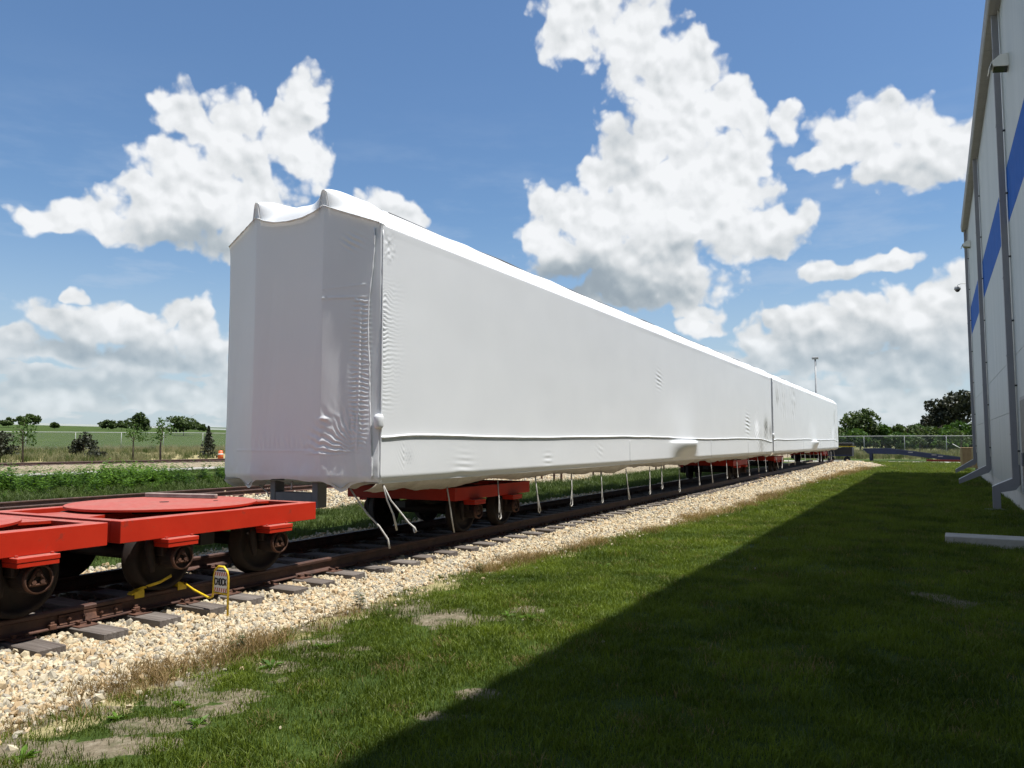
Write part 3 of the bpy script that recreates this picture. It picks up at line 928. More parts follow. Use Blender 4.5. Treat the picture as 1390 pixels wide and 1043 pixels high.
    patch = fbm(y * 1.1, y * 0 + 1, 3, 44)
    k = rng.random(len(y)) < sstep(.46, .60, patch) * .7 + .06
    x, y = x[k], y[k]
    n = len(x); sc = rng.uniform(.5, 1.25, n) * (1 + y / 40)
    rot = np.stack([np.zeros(n), np.zeros(n), rng.uniform(0, 6.283, n)], -1)
    scatter('dry_edge_grass', np.stack([x, y, ground_z(x, y) - .01], -1), rot, sc, rng.integers(0, 4, n), cold, 'dead tan grass fringing the near ballast edge', 'grass')
    colt = hidden_collection('tall', dt)
    x = rng.uniform(-86, -57, 3600); y = rng.uniform(22, 90, 3600)
    patch = fbm(x * .12, y * .12, 3, 51)
    k = rng.random(len(x)) < sstep(.35, .6, patch) * .8 + .25
    x, y = x[k], y[k]
    idx = np.where(rng.random(len(x)) < sstep(.45, .6, fbm(x * .2, y * .2, 3, 77)) * .7 + .1, rng.integers(3, 5, len(x)), rng.integers(0, 3, len(x)))
    x2 = rng.uniform(-12, 9, 900); y2 = rng.uniform(78, 125, 900)
    x = np.concatenate([x, x2]); y = np.concatenate([y, y2]); idx = np.concatenate([idx, rng.integers(0, 5, 900)])
    n = len(x)
    rot = np.stack([np.zeros(n), np.zeros(n), rng.uniform(0, 6.283, n)], -1)
    sc = rng.uniform(.45, 1.0, n)
    scatter('tall_rank_grass', np.stack([x, y, ground_z(x, y) - .02], -1), rot, sc, idx, colt, 'tall tan and green rank grass along the boundary fence', 'grass')
    # weeds
    wp = [leafy_plant(8, .85, .20, WEEDM, 'weed', R, .24, .62) for _ in range(5)]
    colw = hidden_collection('weeds', wp)
    x = rng.uniform(-29.0, -22.4, 3000); y = rng.uniform(4, 50, 3000)
    patch = fbm(x * .25, y * .25, 3, 61)
    k = rng.random(len(x)) < sstep(.30, .55, patch) * .9 + .05
    k &= (x < -24.2) | (rng.random(len(x)) < .35)
    x, y = x[k], y[k]; n = len(x)
    sc = rng.uniform(.45, 1.15, n) * (0.38 + .75 * fbm(x * .3, y * .3, 3, 62)) * sstep(-20.5, -24.5, x)
    sc = np.maximum(sc, .25)
    rot = np.stack([np.zeros(n), np.zeros(n), rng.uniform(0, 6.283, n)], -1)
    scatter('weed_bed', np.stack([x, y, ground_z(x, y) - .02], -1), rot, sc, rng.integers(0, 5, n), colw, 'dense bed of bright green leafy weeds behind the second track', 'weeds')

TIE_SP = 0.545
TIE0 = 3.863
build_scatter()

# single weeds one can tell apart
def single_weeds():
    base = []
    for i in range(3):
        mb = MB(); rr = random.Random(40 + i)
        for k in range(16):
            a = rr.random() * 6.283; L = .11 * (.6 + .6 * rr.random()); up = .25 + .9 * rr.random()
            d = Vector((math.cos(a), math.sin(a), up)).normalized() * L
            s = Vector((-math.sin(a), math.cos(a), 0)) * L * .14
            droop = Vector((0, 0, -L * .25))
            mb.add([(0, 0, 0), d * .5 + s, d + droop, d * .5 - s], [(0, 1, 2, 3)])
        base.append(mb.mesh('weed_rosette', WEEDM))
    spots = [(-4.325, 4.36, 'spiky rosette weed on bare soil just below the dry grass fringe, nearest the stones'), (-4.24, 2.51, 'rosette weed at the very bottom left corner of the lawn'),
             (-4.35, 3.13, 'rosette weed between the two largest bare patches at lower left'), (-4.20, 3.46, 'rosette weed on the far rim of the lower left bare soil'),
             (-3.82, 3.28, 'broad-leaved rosette weed on the right rim of the lower left bare soil'), (-3.56, 6.6, 'larger rosette weed on the round bare patch in the middle of the lawn'),
             (-3.32, 6.59, 'smaller rosette weed right beside the round bare patch in mid lawn'), (-3.84, 9.78, 'farthest rosette weed, alone in thick green lawn'), (-4.34, 4.94, 'rosette weed just past the narrow bare strip at the lawn edge')]
    for i, (x, y, lab) in enumerate(spots):
        o = link('lawn_weed', base[i % 3], None, (x, y, float(ground_z(x, y))), (0, 0, R.random() * 6))
        s = .7 + .5 * R.random(); o.scale = (s, s, s)
        tag(o, lab, 'weed', 'rosette weeds in the lawn')
    dark = leaf_mat('dusty_weed_leaves', (0.03, 0.05, 0.02), (0.09, 0.12, 0.05), .3)
    for (x, y, h, lab) in [(-5.13, 6.37, .20, 'upright dark green weed standing alone on the ballast edge near the fifth sleeper'),
                           (-5.10, 8.71, .16, 'low round dusty weed growing in the stones past the yellow chock'),
                           (-4.96, 4.6, .14, 'small leafy weed at the stone edge nearest the camera'),
                           (-4.99, 10.9, .10, 'tiny weed at the stone edge below the wrapped car middle')]:
        m = leafy_plant(9, h, .06, dark, 'w', random.Random(int(x * 100)), .05, .3).data
        tag(link('ballast_weed', m, None, (x, y, float(ground_z(x, y)))), lab, 'weed')
single_weeds()

# ------------------------------------------------------------------ railway tracks
def rail_profile():
    h = [(-.065, -.150), (.065, -.150), (.065, -.141), (.022, -.128), (.009, -.118), (.009, -.050), (.033, -.038), (.036, -.012), (.028, 0.0), (-.028, 0.0), (-.036, -.012), (-.033, -.038), (-.009, -.050), (-.009, -.118), (-.022, -.128), (-.065, -.141)]
    return h

def build_track(name, cx, y0, y1, label, ties, plates_to=None, dx=0.0):
    root = empty(name, (cx, 0, 0)); tag(root, label, 'railway track')
    pr = rail_profile()
    for s in (-1, 1):
        mb = MB()
        mb.prism([(p[0], p[1]) for p in pr], 'y', y0, y1)
        me = mb.mesh('rail', RAILM)
        o = link('rail', me, root, (s * .755, 0, 0), (0, 0, 0))
    if ties:
        bt = MB(); bt.box(-1.28, 1.28, -.115, .115, -.33, -.165, .008)
        tme = bt.mesh('tie', TIE)
        pm = MB(); pm.box(-.17, .17, -.09, .09, -.165, -.152, .003)
        for (sx, sy) in ((-.085, .05), (.085, -.05), (-.085, -.05), (.12, .03)):
            pm.box(sx - .012, sx + .012, sy - .012, sy + .012, -.152, -.128); pm.box(sx - .02, sx + .02, sy - .014, sy + .014, -.128, -.118)
        pme = pm.mesh('tie_plate', PLATE)
        n0 = math.ceil((y0 - TIE0) / TIE_SP); n1 = math.floor((y1 - TIE0) / TIE_SP)
        for k in range(n0, n1 + 1):
            y = TIE0 + k * TIE_SP
            if y < ties[0] or y > ties[1]: continue
            link('tie', tme, root, (R.uniform(-.05, .05), y + R.uniform(-.02, .02), R.uniform(-.006, .004)), (0, 0, R.uniform(-.015, .015)))
            if plates_to and y < plates_to:
                for s in (-1, 1):
                    link('tie_plate', pme, root, (s * .755, y, 0))
    return root

near_track = build_track('railway_track', TC, -4.0, 66.0, 'rusty near track carrying the red dollies and wrapped cars on dark sleepers', (1.0, 62), 24)
jb = MB(); jb.prism([(.012, -.122), (.050, -.128), (.040, -.105), (.030, -.075), (.034, -.050), (.012, -.045)], 'y', -.30, .30)
for yy in (-.22, -.08, .08, .22):
    jb.lathe([(0, .0), (0, .017), (.022, .017), (.022, 0)], 'x', 6, (.034, yy, -.085), False)
    jb.lathe([(0.022, .0), (.022, .010), (.036, .010), (.036, 0)], 'x', 8, (.034, yy, -.085), False)
jb.build('joint_bar', PLATE, near_track, (.755, 4.52, 0))
for yy in (4.15, 4.95):
    m = MB(); m.box(.02, .075, -.03, .03, -.15, -.105, .004); m.box(.03, .06, -.018, .018, -.105, -.085, .003)
    m.build('rail_anchor', PLATE, near_track, (.755, yy, 0))
build_track('railway_track', T2C, 2.0, 90.0, 'empty second track with dark rails beside the green weeds', (9, 60), None)
t3 = build_track('railway_track', 0, -40.0, 40.0, 'far rusty track on pale ballast in front of the boundary fence', None, None)
t3.location = (-52.3, 42.0, 0.0); t3.rotation_euler = (0, 0, -math.atan2(2.55, 16.0))
t3bm = MB(); t3bm.box(-1.25, 1.25, -.11, .11, -.33, -.15)
t3m = t3bm.mesh('tie', TIE)
for k in range(-40, 60):
    link('tie', t3m, t3, (0, k * .6, 0))

# ------------------------------------------------------------------ red shop trucks
def make_truck(with_disc=True):
    root = empty('shop_truck', (0, 0, 0))
    HX, HY, ZT, ZB = 1.05, 1.27, .735, .535
    fr = MB()
    for s in (-1, 1):
        a, b = sorted((s * (HX - .15), s * HX))
        fr.box(a, b, -HY, HY, ZB, ZT, .004)
        a, b = sorted((s * (HY - .11), s * HY))
        fr.box(-HX + .152, HX - .152, a, b, ZB + .002, ZT - .002)
    fr.box(-.24, .24, -HY + .112, HY - .112, ZB + .03, ZT - .004)
    fr.box(-HX + .152, HX - .152, -.34, .34, ZB + .02, ZT - .035)
    for sx in (-1, 1):
        for sy in (-1, 1):
            # slanted plate by the centre sill
            poly = [(sx * .242, sy * (HY - .112)), (sx * .242, sy * (HY - .55)), (sx * .40, sy * (HY - .112))]
            if sx * sy > 0: poly = poly[::-1]
            fr.prism(poly, 'z', ZT - .03, ZT - .003)
    frame = fr.build('frame', RED, root)
    if with_disc:
        dm = MB(); dm.lathe([(0, 0), (0, .965), (.006, .975), (.026, .975), (.030, .968), (.030, 0)], 'z', 72, (0, 0, .752), False)
        disc = dm.build('turntable_disc', RED, root)
        pv = MB()
        pv.lathe([(0, 0), (0, .05), (.004, .05), (.004, 0)], 'z', 20, (0, 0, .7825), False)
        pv.lathe([(0, 0), (0, .025), (.003, .025), (.003, 0)], 'z', 14, (.35, .4, .7825), False)
        pv.build('pivot_hole', DARKRUST, disc)
        rg = MB(); rg.lathe([(0, .30), (0, .62), (.045, .62), (.045, .30)], 'z', 48, (0, 0, .706), True); rg.build('bearing_ring', DARKRUST, root)
    else:
        rg = MB(); rg.lathe([(0, 0), (0, .62), (.07, .66), (.19, .66), (.20, .60), (.20, 0)], 'z', 56, (0, 0, .737), False); rg.build('support_drum', BLACKM, root)
    wp = [(-.075, .10), (-.075, .13), (-.045, .14), (-.03, .25), (-.045, .285), (-.065, .29), (-.07, .368), (-.045, .37), (-.03, .345), (.065, .335), (.067, .29), (.03, .28), (.02, .16), (.055, .12), (.06, .10), (.06, .0)]
    wm = {}
    for s in (1, -1):
        mb = MB(); mb.lathe([(s * t, r) for t, r in wp], 'x', 48, (0, 0, 0), True); wm[s] = mb.mesh('wheel', DARKRUST)
    axm = MB(); axm.lathe([(-.72, 0), (-.72, .075), (.72, .075), (.72, 0)], 'x', 16); axm = axm.mesh('axle', DARKRUST)
    am = {}
    for s in (1, -1):
        mb = MB()
        mb.lathe([(s * .83, 0), (s * .83, .105), (s * .90, .12), (s * 1.02, .11), (s * 1.03, .118), (s * 1.075, .118), (s * 1.08, .105), (s * 1.08, 0)], 'x', 28, (0, 0, 0), False)
        x0, x1 = sorted((s * .84, s * 1.0))
        mb.box(x0, x1, -.15, .15, .02, .20, .012)
        # curved arms that cup the bearing
        for t in (-1, 1):
            pts = [(s * .92, t * (.20 + .03 * math.cos(a)), .17 - .30 * a / 1.9) for a in np.linspace(0, 1.9, 7)]
            mb.tube(pts, [.035, .04, .042, .042, .038, .032, .02], 8)
        am[s] = mb.mesh('bearing_housing', DARKRUST)
    capm = {}
    for s in (1, -1):
        mb = MB()
        # triangular end cap ring with three bolts
        for k in range(3):
            a0 = math.radians(90 + 120 * k); a1 = math.radians(90 + 120 * (k + 1))
            p0 = (s * 1.088, .084 * math.cos(a0), .084 * math.sin(a0)); p1 = (s * 1.088, .084 * math.cos(a1), .084 * math.sin(a1))
            mb.tube([p0, p1], .016, 6)
            ab = (a0 + a1) / 2
            mb.lathe([(s * 0, 0), (s * 0, .019), (s * .028, .019), (s * .028, 0)], 'x', 6, (s * 1.082, .040 * math.cos(a0), .040 * math.sin(a0)), False)
        mb.lathe([(s * 1.078, .104), (s * 1.078, .118), (s * 1.115, .118), (s * 1.115, .104)], 'x', 28, (0, 0, 0), True)
        capm[s] = mb.mesh('axle_cap', RUST)
    padm = {}
    for s in (1, -1):
        mb = MB(); x0, x1 = sorted((s * .86, s * 1.155))
        mb.box(x0, x1, -.165, .185, .494, .533, .004); mb.box(x0 + .004, x1 - .004, -.161, .181, .454, .4915, .004)
        for yy in (-.13, .16):
            mb.lathe([(0, 0), (0, .014), (.014, .014), (.014, 0)], 'z', 6, (s * 1.08, yy, .533), False)
        padm[s] = mb.mesh('mounting_pad', RED)
    for ay in (-.64, .64):
        link('axle', axm, root, (0, ay, .34))
        for s in (1, -1):
            w = link('wheel', wm[s], root, (s * .775, ay, .34))
            h = link('bearing_housing', am[s], root, (0, ay, .34))
            link('axle_cap', capm[s], h)
            link('mounting_pad', padm[s], root, (0, ay - .04, 0))
    cb = MB(); cb.box(-.10, .10, -1.24, 1.24, .40, .50); cb.box(-.70, .70, -.09, .09, .36, .50); cb.build('brake_beam', BLACKM, root)
    return root

tA = make_truck(True)
tA.location = (-7.5, 5.88, 0)
tag(tA, 'bright red turntable dolly nearest the wrapped car, steel bar on its disc', 'rail dolly', 'red shop trucks on the near track')
tB = copy_tree(tA); tB.location = (-7.5, 3.215, 0)
tag(tB, 'bright red turntable dolly cut off by the left edge of the picture', 'rail dolly', 'red shop trucks on the near track')
tC = make_truck(False); tC.location = (-7.5, 11.5, 0)
tag(tC, 'shaded red truck under the near end of the first wrapped car', 'rail dolly', 'red shop trucks on the near track')
for (yy, lab) in [(30.8, 'dark red truck under the far end of the first wrapped car'), (39.5, 'red truck under the near end of the second wrapped car'),
                  (58.4, 'farthest red truck under the far end of the second wrapped car')]:
    c = copy_tree(tC); c.location = (-7.5, yy, 0); tag(c, lab, 'rail dolly', 'red shop trucks on the near track')
# drawbars between the two loose dollies
mb = MB(); mb.box(-.06, .06, -.10, .10, .42, .50); mb.tube([(0, -.2, .46), (0, .2, .46)], .03, 8)
tag(mb.build('coupling_bar', BLACKM, None, (-7.5, 4.56, 0)), 'short black coupling bar joining the two red dollies', 'coupling')
mb = MB(); mb.box(-.50, .50, -.028, .028, 0, .05, .01); mb.box(-.48, .48, -.04, -.03, .004, .012)
tag(mb.build('steel_bar', GREYW, None, (-7.90, 6.42, .7835), (0, 0, math.radians(12))), 'long greyish bar lying across the far side of the red disc', 'bar')
# ------------------------------------------------------------------ wheel chock with its sign
ch = empty('wheel_chock', (-6.715, 5.2, 0)); tag(ch, 'yellow wheel chock clamped round the rail with a hooped warning sign', 'wheel chock')
def wedge(y, d):
    mb = MB(); mb.prism([(y, 0.004), (y + d * .12, .004), (y + d * .12, .018), (y + d * .02, .05), (y, .048)] if d < 0 else [(y + d * .12, .004), (y, .004), (y, .048), (y + d * .02, .05), (y + d * .12, .018)], 'x', -.038, .038)
    mb.box(-.046, -.040, min(y, y + d * .10), max(y, y + d * .10), -.03, .03); mb.box(.040, .046, min(y, y + d * .10), max(y, y + d * .10), -.03, .03)
    return mb
wedge(-.16, -1).build('wedge', YEL, ch); wedge(.22, 1).build('wedge', YEL, ch)
mb = MB(); mb.tube([(.0, -.20, .040), (.10, -.04, .09), (.13, .07, .14)], .010, 8); mb.tube([(.02, -.20, .055), (.12, -.04, .108), (.14, .06, .155)], .007, 8); mb.build('link_rod', YEL, ch)
mb = MB(); mb.tube([(.03, .30, .03), (.25, .24, -.01), (.50, .21, -.06), (.555, .205, -.04), (.565, .205, .0), (.57, .205, .16), (.585, .205, .215), (.63, .205, .25), (.70, .205, .25), (.745, .205, .215), (.76, .205, .16), (.765, .205, -.20)], .011, 10)
mb.tube([(.57, .205, .0), (.765, .205, -.005)], .008, 8)
hoop = mb.build('sign_hoop', YEL, ch)
mb = MB(); mb.box(.583, .752, .198, .208, .012, .205); plate = mb.build('sign_plate', WHITEP, ch)
st = MB()
for row in (.165, .015):
    for k in range(6):
        x0 = .586 + k * .029
        st.prism([(x0, row), (x0 + .013, row), (x0 + .022, row + .036), (x0 + .009, row + .036)], 'y', .1955, .1975)
st.build('stripes', REDSTR, plate)
def strokes(segs, r):
    m = MB()
    for (a, b) in segs:
        m.tube([(a[0], 0, a[1]), (b[0], 0, b[1])], r, 6)
    return m
GL = {'C': [((1, .82), (.75, 1)), ((.75, 1), (.25, 1)), ((.25, 1), (0, .8)), ((0, .8), (0, .2)), ((0, .2), (.25, 0)), ((.25, 0), (.75, 0)), ((.75, 0), (1, .18))],
      'H': [((0, 0), (0, 1)), ((1, 0), (1, 1)), ((0, .5), (1, .5))],
      'O': [((.25, 0), (.75, 0)), ((.75, 0), (1, .2)), ((1, .2), (1, .8)), ((1, .8), (.75, 1)), ((.75, 1), (.25, 1)), ((.25, 1), (0, .8)), ((0, .8), (0, .2)), ((0, .2), (.25, 0))],
      'K': [((0, 0), (0, 1)), ((1, 1), (0, .42)), ((.3, .6), (1, 0))]}
letters = MB()
for i, chx in enumerate('CHOCK'):
    for (a, b) in GL[chx]:
        x0 = .590 + i * .0330
        letters.tube([(x0 + a[0] * .022, .1965, .078 + a[1] * .062), (x0 + b[0] * .022, .1965, .078 + b[1] * .062)], .0056, 6)
letters.build('lettering', BLACKT, plate)

# ------------------------------------------------------------------ shrink-wrapped rail cars
CX = -7.47; HW = 1.37; ZS0 = .92; ZS1 = 4.22; ZR = 4.60
def lerp_pts(x, P):
    return np.interp(x, [p[0] for p in P], [p[1] for p in P])

def wrap_side(y0, y1, sgn, detail, seed):
    """side sheet: returns mesh grid; x outward displacement"""
    if detail == 2:
        ys = np.concatenate([np.arange(y0, y0 + .5, .014), np.arange(y0 + .5, y0 + 1.4, .03), np.arange(y0 + 1.4, y1 - 6.5, .08), np.arange(y1 - 6.5, y1 - .2, .032), np.linspace(y1 - .2, y1, 9)])
        zs = np.linspace(ZS0, ZS1, 190)
    elif detail == 1:
        ys = np.concatenate([np.arange(y0, y0 + .5, .03), np.arange(y0 + .5, y1, .07), [y1]]); zs = np.linspace(ZS0, ZS1, 120)
    else:
        ys = np.linspace(y0, y1, 60); zs = np.linspace(ZS0, ZS1, 12)
    ys = np.sort(ys); ys = ys[np.concatenate([[True], np.diff(ys) > .008])]
    Yg, Zg = np.meshgrid(ys, zs, indexing='ij')
    D = np.zeros_like(Yg)
    L = y1 - y0; u = Yg - y0
    if detail > 0:
        D += (fbm(Yg * .35, Zg * .7, 3, seed) - .5) * .014
        # film is pulled tight between the edges: slightly hollow
        D -= .012 * np.sin(np.pi * (Zg - ZS0) / (ZS1 - ZS0))
        # welded seam low on the side: upper film laps over the lower
        sz = 1.535 + .018 * np.sin(u * .5 + seed) + .03 * (fbm(u * .6, u * 0, 3, seed + 3) - .5) - .10 * np.exp(-((u - L + .3) / 1.4) ** 2) * 1.0 - .04 * np.exp(-(u / .5) ** 2)
        up = Zg - sz
        D += .006 * np.exp(-np.abs(up) / .05)
        # box that bulges under the film
        for (c, w) in ((13.55, .95), ):
            m = sstep(w + .7, w * .35, np.abs(u - c - .25))
            prof = np.where(Zg > 1.42, .20 * np.exp(-(Zg - 1.42) / .03), .20 * sstep(.93, 1.42, Zg) ** .8)
            D += m * prof
            D += .045 * np.exp(-((u - c) / 1.5) ** 2 - ((Zg - 1.5) / .8) ** 2)
        # wrinkles by the near corner
        w = np.exp(-u / .14) * sstep(1.6, 2.1, Zg) * sstep(3.7, 3.2, Zg)
        D += w * .009 * np.sin(Zg * 115 + 2.2 * fbm(Yg * 8, Zg * 3, 2, 2) * 6) * (.4 + fbm(Yg * 3, Zg * 5, 2, 5))
        w = np.exp(-((u - .12) / .12) ** 2 - ((Zg - 3.95) / .16) ** 2)
        D += w * .016 * (fbm(Yg * 22, Zg * 22, 3, 9) - .5) * 2
        # fans of short wrinkles
        for (cy, cz, rr, amp, ang, fr) in ((.62, 1.26, .15, .012, .6, 120), (11.6, 3.05, .22, .008, 1.4, 60), (2.0, 1.02, .22, .004, 1.5, 60), (7.4, 1.25, .16, .008, 1.2, 60), (4.9, 1.12, .12, .006, 1.5, 70),
                                           (L - 1.4, 1.95, .55, .018, .85, 32), (L - 3.4, 2.0, .5, .014, 2.3, 30), (L - 5.2, 2.1, .35, .010, 1.5, 42), (L - 2.6, 1.15, .7, .012, .9, 34), (L - .35, 1.9, .35, .018, .5, 40)) + (((1.2, 3.5, .5, .03, .3, 14), (3.0, 3.4, .8, .02, .2, 10), (6.0, 3.5, .9, .02, .3, 9), (L - 2.2, 3.3, .8, .03, .4, 12)) if detail == 1 else ()):
            d2 = ((u - cy) ** 2 + ((Zg - cz) * 1.0) ** 2) / rr ** 2
            ph = ((u - cy) * math.cos(ang) + (Zg - cz) * math.sin(ang)) * fr + 5 * fbm(u * 2, Zg * 2, 2, 14)
            D += np.exp(-d2) * amp * np.sin(ph)
        # lower edge rolls under
        D -= sstep(1.02, .92, Zg) * .03
        # upper edge rolls into the roof
        D *= sstep(4.22, 4.10, Zg)
    X = CX + sgn * (HW + D)
    return np.stack([X, Yg, Zg], -1).reshape(-1, 3), grid_faces(len(ys), len(zs)), len(ys), len(zs)

def flip(f): return f[:, ::-1]

def roof_z(u):
    a = np.abs(u)
    return np.interp(a, [0, .5, .97, 1.12, 1.37], [4.69, 4.66, 4.60, 4.50, 4.20])

def end_y(u, sgn=-1):
    a = np.abs(u)
    return np.interp(a, [0, .6, 1.30, 1.355, 1.37], [0.0, 0.0, .205, .225, .26])

def lip_z(u):
    a = np.abs(u)
    base = np.interp(a, [0, .25, .45, .6, .8, 1.1, 1.37], [4.385, 4.40, 4.45, 4.515, 4.44, 4.335, 4.24])
    return base + .215 * np.exp(-((a - .6) / .058) ** 4)

def make_car(y0, y1, detail, label, seed):
    root = empty('wrapped_rail_car', (CX, (y0 + y1) / 2, 0)); tag(root, label, 'wrapped rail car')
    off = -np.array([CX, (y0 + y1) / 2, 0])
    yf = y0 - .235
    def part(name, v, f, mat, smooth=True, par=None):
        v = np.asarray(v, float) + (off if par is None else off)
        return link(name, np_mesh(name, v, f, mat, smooth), root if par is None else par)
    v, f, nu, nv = wrap_side(y0 + .02, y1, 1, detail, seed); part('side_sheet', v, f, WRAP)
    v, f, nu, nv = wrap_side(y0 + .02, y1, -1, 0, seed); part('side_sheet', v, flip(f), WRAP)
    # roof
    us = np.concatenate([np.linspace(-1.37, -.97, 10), np.linspace(-.95, .95, 50), np.linspace(.97, 1.37, 14)])
    ys = np.concatenate([np.linspace(y0 + .5, y1 - .5, 110 if detail == 2 else 50), [y1 - .2, y1]])
    U, Yg = np.meshgrid(us, ys, indexing='ij')
    Z = roof_z(U) + (fbm(U * 2.5, Yg * .8, 3, seed + 8) - .5) * .05 * sstep(1.3, .9, np.abs(U))
    # bumps of roof gear under the film
    for (cy, h) in ((2.6, .06), (3.6, .05), (6.5, .035), (25.2, .06)):
        Z += h * np.exp(-((Yg - y0 - cy) / .25) ** 2) * sstep(1.1, .7, np.abs(U))
    Z = np.where(np.abs(U) > 1.36, roof_z(U), Z)
    part('roof_sheet', np.stack([CX + U, Yg, Z], -1).reshape(-1, 3), flip(grid_faces(len(us), len(ys))), WRAP)
    # roof front draped from the roof to the scalloped lip
    us = np.unique(np.concatenate([np.linspace(-1.37, 1.37, 170 if detail == 2 else 40), np.linspace(.45, .75, 30), np.linspace(-.75, -.45, 30)]))
    rs = np.linspace(0, 1, 34) ** 1.5
    U, Rr = np.meshgrid(us, rs, indexing='ij')
    lip = lip_z(U); rz = roof_z(U)
    base = lip_z(U) - .215 * np.exp(-((np.abs(U) - .6) / .058) ** 4)
    wide = .058 + (Rr ** .6) * .50
    horn = .215 * np.exp(-(np.abs(np.abs(U) - .6) / wide) ** (4 - 2 * Rr)) * (1 - Rr) ** 1.3
    Z = base + (rz - base) * (1 - (1 - Rr) ** 6) + horn - .0 * np.sin(np.pi * Rr) * (1 - np.exp(-((np.abs(U) - .6) / .2) ** 2))
    Yg = yf + end_y(U) * (1 - Rr) + (y0 + .5 - yf) * Rr
    part('roof_front', np.stack([CX + U, Yg, Z], -1).reshape(-1, 3), flip(grid_faces(len(us), len(rs))), WRAP)
    # end sheet
    us = np.linspace(-1.37, 1.37, 300 if detail == 2 else 40); nz = 290 if detail == 2 else 30
    ts = np.linspace(0, 1, nz)
    U, Tt = np.meshgrid(us, ts, indexing='ij')
    zb = .945 - .115 * np.exp(-((U - .85) / .13) ** 2) - .115 * np.exp(-((U + .74) / .13) ** 2) + (fbm(U * 5, U * 0, 3, seed) - .5) * .05 + .03 * np.exp(-(U / .3) ** 2)
    lip = lip_z(U)
    Z = zb + (lip - zb) * Tt
    D = (fbm(U * 1.2, Z * .6, 3, seed + 2) - .5) * .03
    # the top of the film scoops in just under the lip
    D += .028 * np.exp(-((lip - Z) / .05) ** 1) * 1.0
    # panels pulled hollow between the ribs
    D -= .025 * (1 - np.exp(-((np.abs(U) - .6) / .25) ** 2)) * np.sin(np.pi * np.clip((Z - 1) / 3.4, 0, 1))
    # framed opening under the film: a ridge with fine wrinkles on both sides
    def seg(ax, az, bx, bz):
        px, pz = U - ax, Z - az; dx, dz = bx - ax, bz - az
        t = np.clip((px * dx + pz * dz) / (dx * dx + dz * dz), 0, 1)
        return np.sqrt((px - t * dx) ** 2 + (pz - t * dz) ** 2), t
    dv, tv = seg(1.10, 3.20, 1.08, 1.36); dh, th = seg(.60, 3.30, 1.01, 3.30); dl, tl = seg(-1.0, 1.33, 1.0, 1.33); dc, tc_ = seg(1.01, 3.30, 1.10, 3.20)
    D += .010 * np.exp(-(np.minimum(np.minimum(dv, dc), dh) / .012) ** 2) + .005 * np.exp(-(dl / .010) ** 2) + .004 * np.exp(-(seg(.6, 3.42, 1.15, 3.46)[0] / .01) ** 2)
    jig = fbm(U * 9, Z * 5, 3, 33)
    amp = (.35 + 1.1 * fbm(U * 2, Z * 2.5, 2, 71))
    D += np.exp(-(np.abs(dv - .055) / .055) ** 2) * .0075 * np.sin(Z * 108 + jig * 7 + (U - 1.1) * 12) * amp * sstep(1.25, 1.5, Z)
    ang = np.arctan2(Z - 1.28, U - 1.12)
    rad = np.hypot(Z - 1.28, U - 1.12)
    D += np.exp(-((rad - .36) / .26) ** 2) * .011 * np.sin(ang * 38 + jig * 6) * sstep(1.3, 2.1, ang) * (.3 + fbm(ang * 3, rad * 4, 2, 13))
    D += np.exp(-((rad - .6) / .16) ** 2) * .006 * np.sin(ang * 40 + jig * 4) * sstep(1.7, 2.4, ang) * amp
    # long slack folds that run down from the ribs
    D += sstep(2.6, 1.2, Z) * .010 * (fbm(U * 6 + Z * 1.2, Z * .8, 3, 55) - .5) * 2 + .006 * (fbm(U * 9 - Z * .9, Z * .5, 3, 57) - .5) * sstep(4.4, 3.2, Z)
    D += np.exp(-(np.abs(Z - 1.43) / .09) ** 2) * .0035 * np.sin(U * 75 + jig * 5 + (Z - 1.3) * 14) * sstep(.9, .3, np.abs(U))
    D += np.exp(-((U - .98) / .12) ** 2 - ((Z - 4.02) / .10) ** 2) * .010 * np.sin((U * .6 + Z) * 75 + jig * 3)
    D += np.exp(-((U - .64) / .06) ** 2 - ((Z - 1.74) / .02) ** 2) * .02
    # slack, crumpled film near the lower edge
    low = sstep(1.30, .98, Z)
    D += low * .035 * (fbm(U * 3.2, Z * 3.0, 4, 91) - .5)
    D -= sstep(1.02, .86, Z) * .06
    Yg = yf + end_y(U) - D
    part('end_sheet', np.stack([CX + U, Yg, Z], -1).reshape(-1, 3), grid_faces(len(us), nz), WRAP)
    # far end
    U, Tt = np.meshgrid(np.linspace(-1.37, 1.37, 12), np.linspace(0, 1, 8), indexing='ij')
    Z = .95 + (roof_z(U) - .95) * Tt
    part('end_sheet', np.stack([CX + U, np.full_like(U, y1), Z], -1).reshape(-1, 3), flip(grid_faces(12, 8)), WRAP)
    # hem: dusty film turned under the floor
    for sgn in (1, -1):
        ys = np.linspace(y0 - .03, y1, 420 if (detail and sgn > 0) else 40); ts = np.linspace(0, 1, 9)
        Yg, Tt = np.meshgrid(ys, ts, indexing='ij')
        n = fbm(Yg * .9, Yg * 0, 4, seed + 21) - .5; n2 = fbm(Yg * 3.5, Tt * 1.5, 3, seed + 25) - .5
        drop = .125 + .18 * n + .05 * n2
        X = CX + sgn * (HW - .03 - Tt * (.20 + .10 * n2) + .02 * np.sin(Tt * 3.1))
        Z = ZS0 + .002 - drop * Tt ** .8 + .015 * n2 * Tt
        ff = grid_faces(len(ys), len(ts))
        part('hem', np.stack([X, Yg, Z], -1).reshape(-1, 3), flip(ff) if sgn > 0 else ff, HEM)
    # end hem
    us = np.linspace(-1.25, 1.25, 120); ts = np.linspace(0, 1, 7)
    U, Tt = np.meshgrid(us, ts, indexing='ij')
    zb = .955 - .08 * np.exp(-((U - .85) / .09) ** 2) - .08 * np.exp(-((U + .74) / .10) ** 2)
    n2 = fbm(U * 5, Tt * 2, 3, 5) - .5
